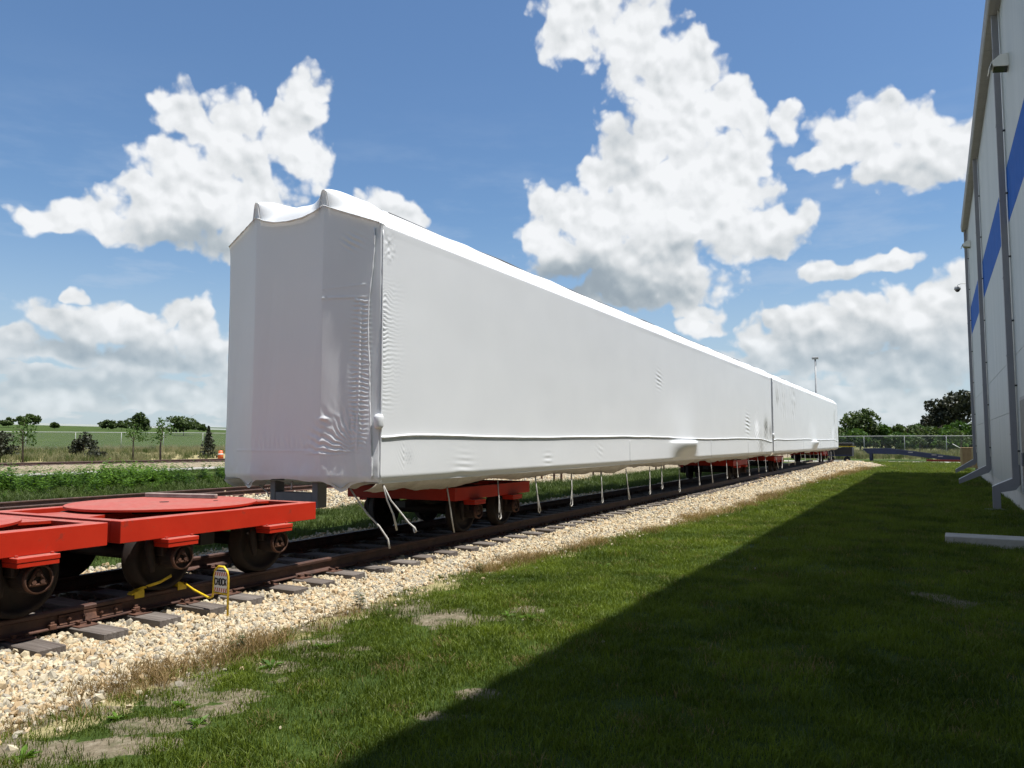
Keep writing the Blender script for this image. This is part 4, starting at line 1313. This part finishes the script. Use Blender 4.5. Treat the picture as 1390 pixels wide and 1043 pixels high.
    part('hem', np.stack([CX + U, yf + end_y(U) + .03 + Tt * .28, zb + n2 * .06 * Tt - .015 - .035 * Tt], -1).reshape(-1, 3), flip(grid_faces(120, 7)), HEM)
    # dark floor of the car inside the film
    mb = MB(); mb.box(-1.16, 1.16, y0 + .35 - (y0 + y1) / 2, y1 - .2 - (y0 + y1) / 2, .93, 1.02); mb.build('underframe', BLACKM, root)
    if detail:
        # weld ribbons
        def ribbon(name, pts, w, mat, wob=.012, th=.006):
            m = MB()
            P = [Vector(p) + Vector(off) for p in pts]
            m.tube(P, [w * (.7 + .6 * R.random()) for _ in P], 6)
            return m.build(name, mat, root)
        yy = np.arange(y0 + .02, y1 - .1, .09 if detail == 2 else .3)
        u = yy - y0; L = y1 - y0
        sz = 1.535 + .018 * np.sin(u * .5 + seed) + .03 * (fbm(u * .6, u * 0, 3, seed + 3) - .5) - .10 * np.exp(-((u - L + .3) / 1.4) ** 2) - .04 * np.exp(-(u / .5) ** 2)
        # flap below the side seam, hangs clear of the lower sheet and shades it
        n = fbm(yy * 6, yy * 0, 3, 4) - .5
        nn = len(yy)
        xo = CX + HW + (fbm(yy * .35, sz * .7, 3, seed) - .5) * .035 + .02
        m = sstep(.95 + .7, .95 * .35, np.abs(u - 13.8))
        xo = CX + HW + (fbm(yy * .35, sz * .7, 3, seed) - .5) * .014 - .012 * math.sin(math.pi * .19) + .006 + m * .20 * np.exp(-np.maximum(sz - 1.42, 0) / .03) + .045 * np.exp(-((u - 13.55) / 1.5) ** 2)
        rows_ = [np.stack([xo - .012, yy, sz + .035], -1), np.stack([xo + .017, yy, sz + .006], -1), np.stack([xo + .015, yy, sz - .002], -1), np.stack([xo - .020, yy, sz - .024 - .028 * n], -1)]
        q = np.arange(nn - 1)
        part('seam_flap', np.concatenate(rows_), np.concatenate([np.stack([q + k * nn, q + (k + 1) * nn, q + 1 + (k + 1) * nn, q + 1 + k * nn], -1) for k in range(3)]), WRAP, False)
        zz = np.arange(.98, 4.22, .05)
        pts = [(CX + 1.27 + .025 * math.sin(z * 2.1) + .02 * (float(fbm(z * 3, 0.0, 3, 6)) - .5) - .06 * math.exp(-((z - 3.2) / .6) ** 2), yf + .19 + .0 * z, z) for z in zz]
        pts = [(p[0], yf + float(end_y(np.array(p[0] - CX))) - .012, p[2]) for p in pts]
        ribbon('corner_seam', pts, .011, WRAP)
        pts = [(CX + HW + .002, y0 + .02, z) for z in np.arange(.96, 4.2, .08)]
        ribbon('corner_seam', pts, .008, WRAP)
        pts = [(CX + .985 + .012 * math.sin(y * 1.7), y, 4.588 + .008 * math.sin(y * 2.3)) for y in np.arange(y0 + .62, y1 - .3, .25)]
        ribbon('roof_seam', pts, .010, GREYP)
        pts = [(CX + u, yf + float(end_y(np.array(u))) - .025, float(lip_z(np.array(u)) - .215 * math.exp(-((abs(u) - .6) / .058) ** 4)) + .004) for u in np.linspace(-1.35, 1.35, 70)]
        ribbon('lip_seam', pts, .009, WRAP)
        # knot of tape at the corner
        m = MB()
        m.lathe([(-.10, .0), (-.09, .045), (-.05, .062), (.0, .055), (.05, .066), (.09, .045), (.10, .0)], 'z', 18, (HW - .01, y0 - .01 - (y0 + y1) / 2, 1.70), True)
        m.build('tape_knot', WRAP, root)
        # faint vertical lap joints in the lower film
        for uu in (9.3, 16.9, 22.6):
            ribbon('lap_joint', [(CX + HW + .006, y0 + uu, z) for z in np.linspace(.97, 1.48, 8)], .004, WRAP)
    # cord loops that hang from the hem
    def strap(pts, r=.0105):
        P = [Vector(p) + Vector(off) for p in pts]
        m = MB(); m.tube(P, r, 6); return m
    def loop(y, zb, lean=0., w=.05, x=None, ztop=.82):
        x = CX + HW - .12 if x is None else x
        pts = [(x, y, ztop), (x + .02, y + lean * .3, ztop - (ztop - zb) * .45), (x + .03, y + lean * .7 - w * .3, zb + .14), (x + .03, y + lean - w * .5, zb + .03), (x + .03, y + lean, zb), (x + .035, y + lean + w * .5, zb + .03),
               (x + .03, y + lean * .7 + w * .3, zb + .14), (x + .01, y + lean * .3 + .012, ztop - (ztop - zb) * .45), (x, y + .01, ztop)]
        strap(pts).build('strap', STRAPM, root)
    if detail == 2:
        strap([(-6.66, 8.02, .84), (-6.58, 8.05, .72), (-6.44, 8.1, .52), (-6.28, 8.15, .36), (-6.18, 8.2, .20), (-6.15, 8.2, .08)], .012).build('strap', STRAPM, root)
        strap([(-6.15, 8.05, .90), (-6.12, 8.1, .70), (-6.06, 8.15, .52), (-6.04, 8.2, .32)], .013).build('strap', STRAPM, root)
        strap([(-6.15, 8.05, .90), (-6.08, 8.12, .70), (-5.98, 8.18, .56), (-5.87, 8.22, .42), (-5.80, 8.25, .36), (-5.77, 8.25, .31), (-5.80, 8.25, .30), (-5.82, 8.25, .36)], .011).build('strap', STRAPM, root)
        strap([(-8.15, 7.9, .85), (-8.0, 7.9, .76), (-7.95, 7.88, .70)], .010).build('strap', STRAPM, root)
        strap([(-7.45, 7.8, .93), (-7.42, 7.75, .82)], .012).build('strap', STRAPM, root)
        strap([(-6.30, 9.75, .86), (-6.28, 9.8, .60), (-6.29, 9.88, .35), (-6.28, 9.95, .10)], .011).build('strap', STRAPM, root)
        loop(11.25, .18, .03, .07, -6.27); 
        for (yy, zb) in ((12.54, .18), (14.13, .19), (15.69, .14), (17.25, .10), (18.97, .13), (19.95, .21), (21.58, .04), (23.65, .12), (25.19, .115), (27.36, .165), (29.0, .14), (31.1, .12), (32.9, .2), (34.6, .15)):
            loop(yy, zb, R.uniform(-.10, .14), .06 + .09 * R.random())
        # grey coupler bracket under the end
        m = MB(); 
        m.box(-.44, -.35, -.02, .16, .585, .97, .006); m.box(.30, .40, -.02, .16, .585, .97, .006); m.box(-.348, .298, -.015, .155, .587, .775, .005)
        m.build('coupler_bracket', GREYP, root, (0.03, 7.85 - (y0 + y1) / 2, 0))
    else:
        for yy in np.arange(y0 + 1, y1 - 1, 1.9):
            loop(yy + R.uniform(-.3, .3), R.uniform(.1, .35), R.uniform(-.3, .5), .08)
    return root

car1 = make_car(7.90, 35.75, 2, 'long white shrink-wrapped rail car nearest the camera', 3)
car2 = make_car(36.05, 63.9, 1, 'second white shrink-wrapped rail car beyond the vertical joint', 9)

# ------------------------------------------------------------------ factory building on the right
K = .007
bld = empty('factory_building', (1.72, 0, 0), -math.atan(K))
tag(bld, 'tall white metal clad factory building with a blue stripe on the right', 'building')
Y0B, Y1B, ZTOP = -10.9, 45.2, 12.35
m = MB(); m.box(.10, 26, Y0B, Y1B, -.4, ZTOP); m.build('core_wall', simple('dark_backing', (.12, .12, .12), .8), bld)
m = MB(); m.box(.02, .12, Y0B, Y1B + .01, -.4, .22); m.build('concrete_base', simple('painted_concrete', (.50, .50, .48), .8, .1, 3.0), bld)
rows = [(.224, 2.196), (2.204, 3.496), (3.504, 6.742), (6.75, 8.10), (8.108, ZTOP)]
colw = 5.61
meshes = {}
for ri, (a, b) in enumerate(rows):
    g = .010
    m = MB(); m.box(0, .098, g, colw - g, a, b, .003)
    meshes[ri] = m.mesh('siding_panel', BLUE if ri == 3 else SIDING)
for c in range(10):
    for ri in range(5):
        link('blue_stripe_panel' if ri == 3 else 'siding_panel', meshes[ri], bld, (0, Y0B + c * colw, 0))
m = MB(); m.box(.0, 26, Y1B + .002, Y1B + .06, .22, ZTOP); m.build('end_wall', SIDING, bld)
m = MB(); m.box(-.05, 26.2, Y0B, Y1B + .1, ZTOP + .004, ZTOP + .10); m.build('roof', GUTTER, bld)
# eave gutter in short lengths
gm = MB()
gm.prism([(-.26, 12.06), (-.235, 12.02), (-.10, 12.0), (-.004, 12.0), (-.004, 12.34), (-.27, 12.34), (-.285, 12.30)], 'y', .006, .994)
gme = gm.mesh('gutter_length', EAVEM)
yy = Y0B
while yy < Y1B - .9:
    link('gutter_length', gme, bld, (0, yy, 0)); yy += 1.0
# downspouts
def downspout(y, reach, drop):
    m = MB(); m.box(-.165, -.012, -.085, .085, .42, 12.03, .006)
    d = m.build('downspout', GUTTER, bld, (0, y, 0))
    t = MB()
    a = .075
    t.prism([(-.165, .56), (-.165 + .0, .42 - .14), (-reach, drop + .0), (-reach, drop + .16)], 'y', -.083, .083)
    t.prism([(-.012, .42), (-.165, .42), (-.165, .28), (-.10, .30)], 'y', -.081, .081)
    if drop > .1:
        t.box(-reach - .001, -reach + .16, -.0825, .0825, -.16, drop + .05)
    t.build('outlet_elbow', GUTTER, d)
    tr = MB(); tr.prism([(-.168, .562), (-.175, .575), (-reach - .002, drop + .175), (-reach - .002, drop + .16)], 'y', -.085, .085); tr.build('elbow_trim', WHITEP, d)
    for z in np.arange(1.6, 12, 1.9):
        c = MB(); c.box(-.172, -.006, -.092, .092, z, z + .03); c.build('clamp', GUTTER, d)
    cd = MB(); cd.tube([(-.03, -.30, .9), (-.03, -.30, 12.0)], .014, 8)
    cdo = cd.build('conduit', WHITEP, bld, (0, y, 0))
    for z in np.arange(1.2, 12, 1.55):
        c = MB(); c.box(-.055, -.004, -.33, -.27, z, z + .04); c.build('conduit_clip', BLACKM, cdo)
    return d
downspout(22.2, .58, .20); downspout(33.5, 1.05, -.12); downspout(44.85, .95, -.12); downspout(10.9, .6, .2)
for (y, r) in ((22.2, .58), (33.5, 1.05), (44.85, .95)):
    x = 1.72 + K * y - r + .08
    m = MB(); m.box(-.22, .22, -.20, .20, -.03, .012, .006)
    tag(m.build('splash_block', BLACKM, None, (x - .05, y, float(ground_z(x, y)) + .02)), {22.2: 'dark splash plate under the nearest downspout elbow', 33.5: 'dark splash plate under the middle downspout elbow', 44.85: 'dark splash plate under the farthest downspout elbow'}[y], 'splash block')
# wall lights
def wall_light(y, z, lab):
    t = empty('wall_light', (1.72 + K * y, y, z)); tag(t, lab, 'wall light', 'flood lights high on the factory wall')
    m = MB(); m.prism([(-.005, -.13), (-.005, .16), (-.17, .16), (-.33, .03), (-.30, -.08)], 'y', -.19, .19); m.build('housing', simple('cream_enamel', (.70, .70, .66), .5, .05), t)
    m = MB(); m.prism([(-.335, .030), (-.40, -.13), (-.385, -.14), (-.325, .015)], 'y', -.20, .20); m.build('visor', WHITEP, t)
    m = MB(); m.prism([(-.02, -.133), (-.295, -.085), (-.295, -.09), (-.02, -.14)], 'y', -.17, .17); m.build('lens', GLASSD, t)
wall_light(20.4, 10.0, 'boxy flood light beside the nearest downspout near the eave'); wall_light(42.2, 10.7, 'small far flood light between the two far downspouts')
t = empty('security_camera', (2.03, 45.25, 9.35)); tag(t, 'small dome security camera on an arm at the far building corner', 'security camera')
m = MB(); m.tube([(0, .03, .05), (-.35, .03, .08), (-.50, .03, .02), (-.52, .03, -.06)], .02, 8); m.build('arm', WHITEP, t)
m = MB(); m.lathe([(-.06, .02), (-.06, .13), (-.16, .15), (-.22, .15), (-.22, 0)], 'z', 16, (-.52, .03, 0)); m.build('housing', simple('camera_grey', (.30, .30, .31), .5), t)
m = MB(); m.lathe([(-.221, .12), (-.28, .105), (-.33, .06), (-.345, 0)], 'z', 16, (-.52, .03, 0)); m.build('dome', GLASSD, t)
# service door
m = MB(); m.box(-.03, -.004, 17.2, 21.1, -.2, 2.44); d = m.build('door_frame', GUTTER, bld)
m = MB(); m.box(-.045, -.031, 17.4, 20.95, -.18, 2.36); m.build('door_leaf', BLACKM, d)
m = MB(); m.box(-.09, -.046, 20.6, 20.72, .9, 1.2, .01); m.build('handle', GUTTER, d)
m = MB(); m.box(0, 1.66, -.29, .27, -.26, -.06, .01)
tag(m.build('concrete_slab', CONC, None, (.17, 14.7, 0), (0, 0, math.radians(-1.5))), 'pale concrete step slab in the shade by the factory door', 'concrete slab')
# wooden crate past the corner
t = empty('wooden_crate', (1.42, 48.0, -.2)); tag(t, 'brown plywood crate standing past the far building corner', 'crate')
m = MB(); m.box(.02, 1.5, 0, 1.2, .25, 1.28); m.build('box', BOARD, t)
for (a, b, c, d2) in ((0, .09, .24, 1.30), (1.42, 1.52, .24, 1.30), (.5, .58, .24, 1.30)):
    m = MB(); m.box(a, b, -.02, -.001, c, d2); m.build('batten', simple('pale_batten', (.42, .30, .17), .7), t)
m = MB(); m.box(-.02, 1.54, -.02, 1.22, 1.282, 1.31); m.build('lid', BOARD, t)
m = MB(); m.box(0, .12, 0, 1.2, 0, .24); m.box(.7, .82, 0, 1.2, 0, .24); m.box(1.4, 1.52, 0, 1.2, 0, .24); m.build('skid', GREYW, t)
m = MB(); m.tube([(-.35, -.1, 1.5), (0.0, -.1, 1.28)], .02, 6); m.build('loose_strip', WHITEP, t)

# ------------------------------------------------------------------ things beyond the lawn
t = empty('yard_ramp', (0, 72, 0)); tag(t, 'long navy blue steel yard ramp sloping down to the right', 'loading ramp')
S = 72 / 70.
def zz(z): return (z - EYE) * S + EYE
top = [(-4.9 * S, zz(.86)), (-3.0 * S, zz(.88)), (2.0 * S, zz(.22)), (5.2, zz(-.12))]
bot = [(5.2, zz(-.20)), (2.0 * S, zz(-.14)), (-2.2 * S, zz(.40)), (-4.48 * S, zz(.44))]
for (a, b, nm) in ((0, .10, 'side_girder'), (1.9, 2.0, 'side_girder')):
    m = MB(); m.prism(bot + top[::-1] if False else top + bot, 'y', a, b); m.build(nm, NAVY, t)
m = MB(); m.prism([(p[0], p[1] - .12) for p in top] + [(p[0], p[1] - .16) for p in top[::-1]], 'y', .102, 1.898); m.build('deck', NAVY, t)
m = MB(); m.box(-4.5, -4.3, .1, .3, -.2, zz(.44)); m.box(-4.5, -4.3, 1.6, 1.8, -.2, zz(.44)); m.build('leg', NAVY, t)
m = MB(); m.prism([(-.3, -.02), (-.3, -.19), (5.4, -.19), (5.4, -.06)], 'y', -.15, -.02); m.build('base_rail', simple('dull_red_steel', (.25, .02, .015), .6), t)
m = MB(); m.prism([(p[0], p[1] + .002) for p in top] + [(p[0], p[1] - .03) for p in top[::-1]], 'y', -.04, -.002); m.build('edge_strip', simple('worn_navy_edge', (.07, .08, .13), .5), t)
for (px, pz) in ((-1.6, .52), (.1, .33), (.55, .22)):
    m = MB(); m.box(px, px + .35, -.008, -.001, zz(pz), zz(pz) + .09); m.build('plate', simple('pale_plate', (.28, .26, .28), .5), t)
t = empty('equipment_cart', (-6.3, 67.5, -.2)); tag(t, 'black steel equipment cart parked past the end of the wrapped cars', 'cart')
m = MB(); m.box(-1.2, .85, 0, 1.6, .45, 1.12, .02); m.build('body', BLACKM, t)
m = MB(); m.box(-1.1, .9, .1, 1.4, 1.30, 1.52, .03); m.box(-1.0, -.9, .5, .6, 1.12, 1.30); m.box(.6, .7, .5, .6, 1.12, 1.30); m.build('upper_rack', BLACKM, t)
m = MB(); m.box(-1.2, 1.1, -.03, .03, 1.20, 1.26); m.build('yellow_bar', YEL, t)
for x in (-.8, .4):
    for y in (.2, 1.4):
        m = MB(); m.lathe([(-.06, 0), (-.06, .20), (.06, .20), (.06, 0)], 'y', 18, (x, y, .20)); m.box(x - .03, x + .03, y - .12, y - .065, .2, .46); m.build('wheel', BLACKM, t)
m = MB(); m.box(-1.1, .8, -.02, -.001, .46, .56); m.build('sill_stripe', NAVY, t)
# lamp post
t = empty('lamp_post', (-8.3, 70, -.2)); tag(t, 'tall slim grey lamp post rising behind the second wrapped car', 'lamp post')
m = MB(); m.tube([(0, 0, 0), (0, 0, 8.55)], [.11, .07], 10); m.build('pole', simple('dull_pole', (.30, .31, .32), .5), t)
m = MB(); m.box(-.26, .26, -.14, .14, 8.56, 8.74, .03); m.build('lamp_head', simple('lamp_head_grey', (.38, .38, .38), .5), t)
# trestles on the second track's ballast
def stand(x, y, w, h, lab):
    t = empty('steel_stand', (x, y, -.2)); tag(t, lab, 'stand', 'rusty stands beyond the near track')
    for s in (0, 1):
        m = MB(); m.box(s * w - .035, s * w + .035, -.035, .035, 0, h, .004); m.build('leg', RUST, t)
    m = MB(); m.box(-.12, w + .12, -.06, .06, h + .001, h + .10, .004); m.build('crossbar', RUST, t)
stand(-13.46, 28.85, .32, 1.15, 'rusty two-legged stand seen just right of the shaded red truck')
stand(-15.25, 30.77, .30, 1.2, 'rusty stand with one leg showing beside the first hanging cord')
stand(-13.9, 34.1, .40, 1.2, 'rusty two-legged stand seen under the middle of the first car')
stand(-13.3, 41.7, .45, 1.2, 'farthest rusty stand seen left of the dark middle truck')
# orange barrel by the far track
t = empty('safety_barrel', (-56.9, 50.4, -.2)); tag(t, 'small orange safety barrel beside the far track', 'barrel')
m = MB(); m.lathe([(0, 0), (0, .26), (.35, .24), (.40, .22), (.75, .19), (.80, 0)], 'z', 18, (0, 0, .03)); m.build('drum', ORANGE, t)
m = MB(); m.lathe([(.0, .235), (.0, .245), (.10, .238), (.10, .228)], 'z', 18, (0, 0, .42)); m.build('reflective_band', WHITEP, t)

# ------------------------------------------------------------------ fences
def fence(ax, ay, bx, by, sp, h, label, skip=0):
    dx, dy = bx - ax, by - ay; L = math.hypot(dx, dy); n = int(L / sp)
    t = empty('chain_link_fence', (ax, ay, 0), math.atan2(dy, dx)); tag(t, label, 'fence')
    ux, uy = dx / L, dy / L
    zs = [float(ground_z(ax + ux * k * sp, ay + uy * k * sp)) for k in range(n + 1)]
    pm = MB(); pm.tube([(0, 0, -.1), (0, 0, h + .03)], .030, 8)
    pme = pm.mesh('post', GALV)
    for k in range(n + 1): link('post', pme, t, (k * sp, 0, zs[k]))
    rm = MB(); rm.tube([(k * sp, 0, zs[k] + h) for k in range(n + 1)], .030, 8); rm.build('top_rail', GALV, t)
    vs = []; fs = []
    for k in range(n + 1):
        vs += [(k * sp, -.02, zs[k] + .03), (k * sp, -.02, zs[k] + h)]
        if k: fs.append((2 * k - 2, 2 * k, 2 * k + 1, 2 * k - 1))
    link('wire_mesh', MB().add(vs, fs).mesh('wire_mesh', FENCEM), t)
    return t
fence(-83.5, 33.0, -72.0, 78.0, 4.6, 2.1, 'long chain link fence crossing the dry grass on the left')
fence(-24.0, 84.5, 12.0, 88.0, 3.65, 2.15, 'chain link fence beyond the blue ramp on the right')

# far white line of a highway barrier
pts = []
for a in np.linspace(-62.5, -44.0, 16):
    x, y = 400 * math.sin(math.radians(a)), 400 * math.cos(math.radians(a)); pts.append((x, y, float(ground_z(x, y))))
m = MB()
for i in range(len(pts) - 1):
    (x0, y0, z0), (x1, y1, z1) = pts[i], pts[i + 1]
    b = len(m.v)
    m.v += [(x0, y0, z0 - .5), (x1, y1, z1 - .5), (x1, y1, z1 + .75), (x0, y0, z0 + .75), (x0 - 1, y0 + .5, z0 + .75), (x1 - 1, y1 + .5, z1 + .75), (x0 - 1, y0 + .5, z0 - .5), (x1 - 1, y1 + .5, z1 - .5)]
    m.f += [(b, b + 1, b + 2, b + 3), (b + 3, b + 2, b + 5, b + 4), (b + 4, b + 5, b + 7, b + 6)]; m.sm += [False] * 3
tag(m.build('highway_barrier', WHITEP, None), 'thin white barrier line along the distant highway', 'barrier')

# ------------------------------------------------------------------ trees
def crown_mesh(name, rx, rz, cz, n, leaf, mat, seed, lobes=14, gap=.0, conif=False):
    r = np.random.default_rng(seed)
    # lobes spread over an ellipsoid
    cs = []
    for i in range(lobes):
        a = r.uniform(0, 6.283); el = r.uniform(-.75, 1.0); rad = r.uniform(.35, .78)
        c = math.sqrt(max(0, 1 - el * el))
        cs.append((rx * rad * c * math.cos(a), rx * rad * c * math.sin(a), cz + rz * rad * el, r.uniform(.26, .48)))
    cs = np.array(cs)
    k = r.integers(0, lobes, n)
    d = r.normal(size=(n, 3)); d /= np.linalg.norm(d, axis=1)[:, None]
    rad = r.uniform(.45, 1.08, n) ** .6
    P = cs[k, :3] + d * rad[:, None] * (cs[k, 3] * np.array([[rx], [rx], [rz]])).T.reshape(n, 3) if False else cs[k, :3] + d * rad[:, None] * cs[k, 3][:, None] * np.array([rx, rx, rz * .9])
    if conif:
        t = r.random(n) ** .7; a = r.uniform(0, 6.283, n); tier = .6 + .4 * np.abs(np.sin(t * 26))
        rr = rx * (1 - t) * tier * r.uniform(.3, 1, n)
        P = np.stack([rr * np.cos(a), rr * np.sin(a), cz - rz + 2 * rz * t - rr * .15], -1)
    a1 = r.normal(size=(n, 3)); a1 /= np.linalg.norm(a1, axis=1)[:, None]
    a2 = np.cross(a1, r.normal(size=(n, 3))); a2 /= np.linalg.norm(a2, axis=1)[:, None]
    s = leaf * r.uniform(.5, 1.3, n)[:, None]
    V = np.stack([P - a1 * s, P + a2 * s * .6, P + a1 * s, P - a2 * s * .6], 1).reshape(-1, 3)
    F = np.arange(4 * n).reshape(-1, 4)
    return np_mesh(name, V, F, mat, False)

def trunk_mesh(name, h, r0, seed, crown_r, nl=6, mat=None):
    rr = random.Random(seed); m = MB()
    m.tube([(0, 0, -.2), (rr.uniform(-.02, .02) * h, 0, h * .35), (rr.uniform(-.03, .03) * h, rr.uniform(-.02, .02) * h, h * .7), (0, 0, h)], [r0, r0 * .8, r0 * .5, r0 * .12], 7)
    for i in range(nl):
        z = h * (.35 + .45 * rr.random()); a = rr.random() * 6.283; L = crown_r * (.5 + .4 * rr.random())
        m.tube([(0, 0, z), (L * .5 * math.cos(a), L * .5 * math.sin(a), z + L * .35), (L * math.cos(a), L * math.sin(a), z + L * .6)], [r0 * .4, r0 * .25, r0 * .06], 5)
    return m.mesh(name, mat or BARK)

def tree(x, y, h, rx, kind, label, seed, n=1500, leaf=.35, group=None, mat=None, low=.15):
    """kind round, bush, conifer or sapling"""
    mat = mat or TREEM
    z = float(ground_z(x, y))
    t = empty('conifer_tree' if kind == 'conifer' else ('sapling' if kind == 'sapling' else ('shrub' if kind == 'bush' else 'broadleaf_tree')), (x, y, z), random.Random(seed).random() * 6)
    tag(t, label, {'conifer': 'tree', 'sapling': 'sapling', 'bush': 'shrub', 'round': 'tree'}[kind], group)
    rz = h * (1 - low) / 2; cz = h - rz
    link('trunk', trunk_mesh('trunk', h * .85, max(.04, h * .022), seed, rx), t)
    link('crown', crown_mesh('crown', rx, rz, cz, n, leaf, mat, seed, 8 if kind == 'sapling' else 16, conif=(kind == 'conifer')), t)
    return t

def at(px, dist):   # horizontal position along a pixel column's bearing: used once to lay out the far trees
    a = math.atan((px - 695) / 1060.0) - math.radians(28.079)
    return dist * math.sin(a), dist * math.cos(a)
far = [(38, 300, 7.0, 4.6, 'wide dark tree farthest left on the field horizon'), (148, 330, 4.6, 4.6, 'low wide clump of trees in the middle of the left horizon'), (166, 330, 4.2, 3.6, 'small round tree next to the low wide clump on the left horizon'),
       (187, 265, 8.6, 4.9, 'tall round tree standing highest on the left horizon'), (250, 270, 8.0, 7.2, 'broad green tree right of the tall round one on the horizon'), (75, 320, 3.2, 1.8, 'tiny lone tree on the far left horizon'),
       (12, 330, 4.5, 3.5, 'small dark tree cut near the left picture edge'), (275, 330, 4.0, 3.0, 'small dark tree at the right end of the left horizon')]
for i, (px, d, h, rx, lab) in enumerate(far):
    x, y = at(px, d); tree(x, y, h * .82, rx * .8, 'round', lab, 100 + i, 2200, .42, 'trees on the left horizon', low=.08)
near = [(116, 76, 2.4, 1.1, 'bush', 'dark bare-looking shrub in front of the left fence', CONIF), (34, 68, 3.6, 1.1, 'sapling', 'thin pale green sapling farthest left at the fence', TREEM2), (183, 72, 3.4, 1.1, 'sapling', 'slim sapling under the tall round tree at the fence', TREEM2),
        (220, 68, 3.9, .95, 'sapling', 'tall wispy sapling left of the broad tree at the fence', TREEM2), (284, 80, 3.0, 1.2, 'conifer', 'dark ragged conifer just left of the wrapped car end', CONIF), (4, 70, 2.3, 1.1, 'bush', 'dark shrub cut by the left picture edge', CONIF), (135, 73, .9, .9, 'bush', 'small brown bush low in the dry grass', CONIF)]
for i, (px, d, h, rx, k, lab, mt) in enumerate(near):
    x, y = at(px, d); tree(x, y, h, rx, k, lab, 200 + i, 320 if k == 'sapling' else 1300, .10 if k == 'sapling' else .12, None, mt, low=.25 if k == 'sapling' else .02)
hedge = [(1120, 128, 5.2, 3.2), (1146, 130, 4.6, 2.8), (1166, 126, 6.9, 3.0), (1185, 134, 4.9, 2.8), (1200, 128, 4.6, 2.4), (1214, 131, 4.3, 2.6), (1230, 128, 4.5, 2.5), (1246, 133, 4.4, 2.4), (1262, 128, 4.4, 2.6), (1279, 130, 4.3, 2.5), (1296, 127, 4.5, 2.6), (1314, 131, 4.2, 2.6), (1332, 129, 4.5, 2.8), (1155, 122, 3.4, 2.6), (1222, 121, 3.0, 2.2), (1285, 122, 3.1, 2.4)]
words = ['first', 'second', 'third', 'fourth', 'fifth', 'sixth', 'seventh', 'eighth', 'ninth', 'tenth', 'eleventh', 'twelfth', 'thirteenth']
for i, (px, d, h, rx) in enumerate(hedge):
    x, y = at(px, d)
    if i < 13:
        lab = ('tallest bushy green tree of the hedgerow right of the wrapped cars' if i == 2 else '%s bushy green tree from the left in the far hedgerow' % words[i])
    else:
        lab = ['bright low shrub before the left of the far hedgerow', 'bright low shrub before the middle of the far hedgerow', 'bright low shrub before the right of the far hedgerow'][i - 13]
    tree(x, y, h, rx, 'round' if i < 13 else 'bush', lab, 300 + i, 2600, .26, 'hedgerow trees beyond the right fence', TREEM2 if i % 3 == 1 or i > 12 else TREEM, low=.02)
x, y = at(1300, 150); tree(x, y, 10.6, 4.6, 'round', 'large dark tree towering over the hedgerow beside the building', 400, 4200, .34, None, CONIF, low=.25)
x, y = at(1262, 148); tree(x, y, 6.6, 1.9, 'round', 'small dark tree above the hedgerow left of the largest tree', 401, 1300, .26, None, CONIF, low=.1)
for i, (px, d, h, rx) in enumerate([(1187, 96, 2.0, .6), (1247, 94, 2.3, 1.1), (1276, 98, 2.2, .5), (1303, 90, 3.2, 1.3)]):
    x, y = at(px, d)
    tree(x, y, h, rx, 'sapling', ['small thin sapling in the field above the ramp raised end', 'rounded sapling in the field above the ramp middle', 'slender sapling between the rounded one and the crate', 'largest sapling in the field, next to the crate'][i], 500 + i, 420, .12, 'saplings beyond the right fence', TREEM, low=.3)
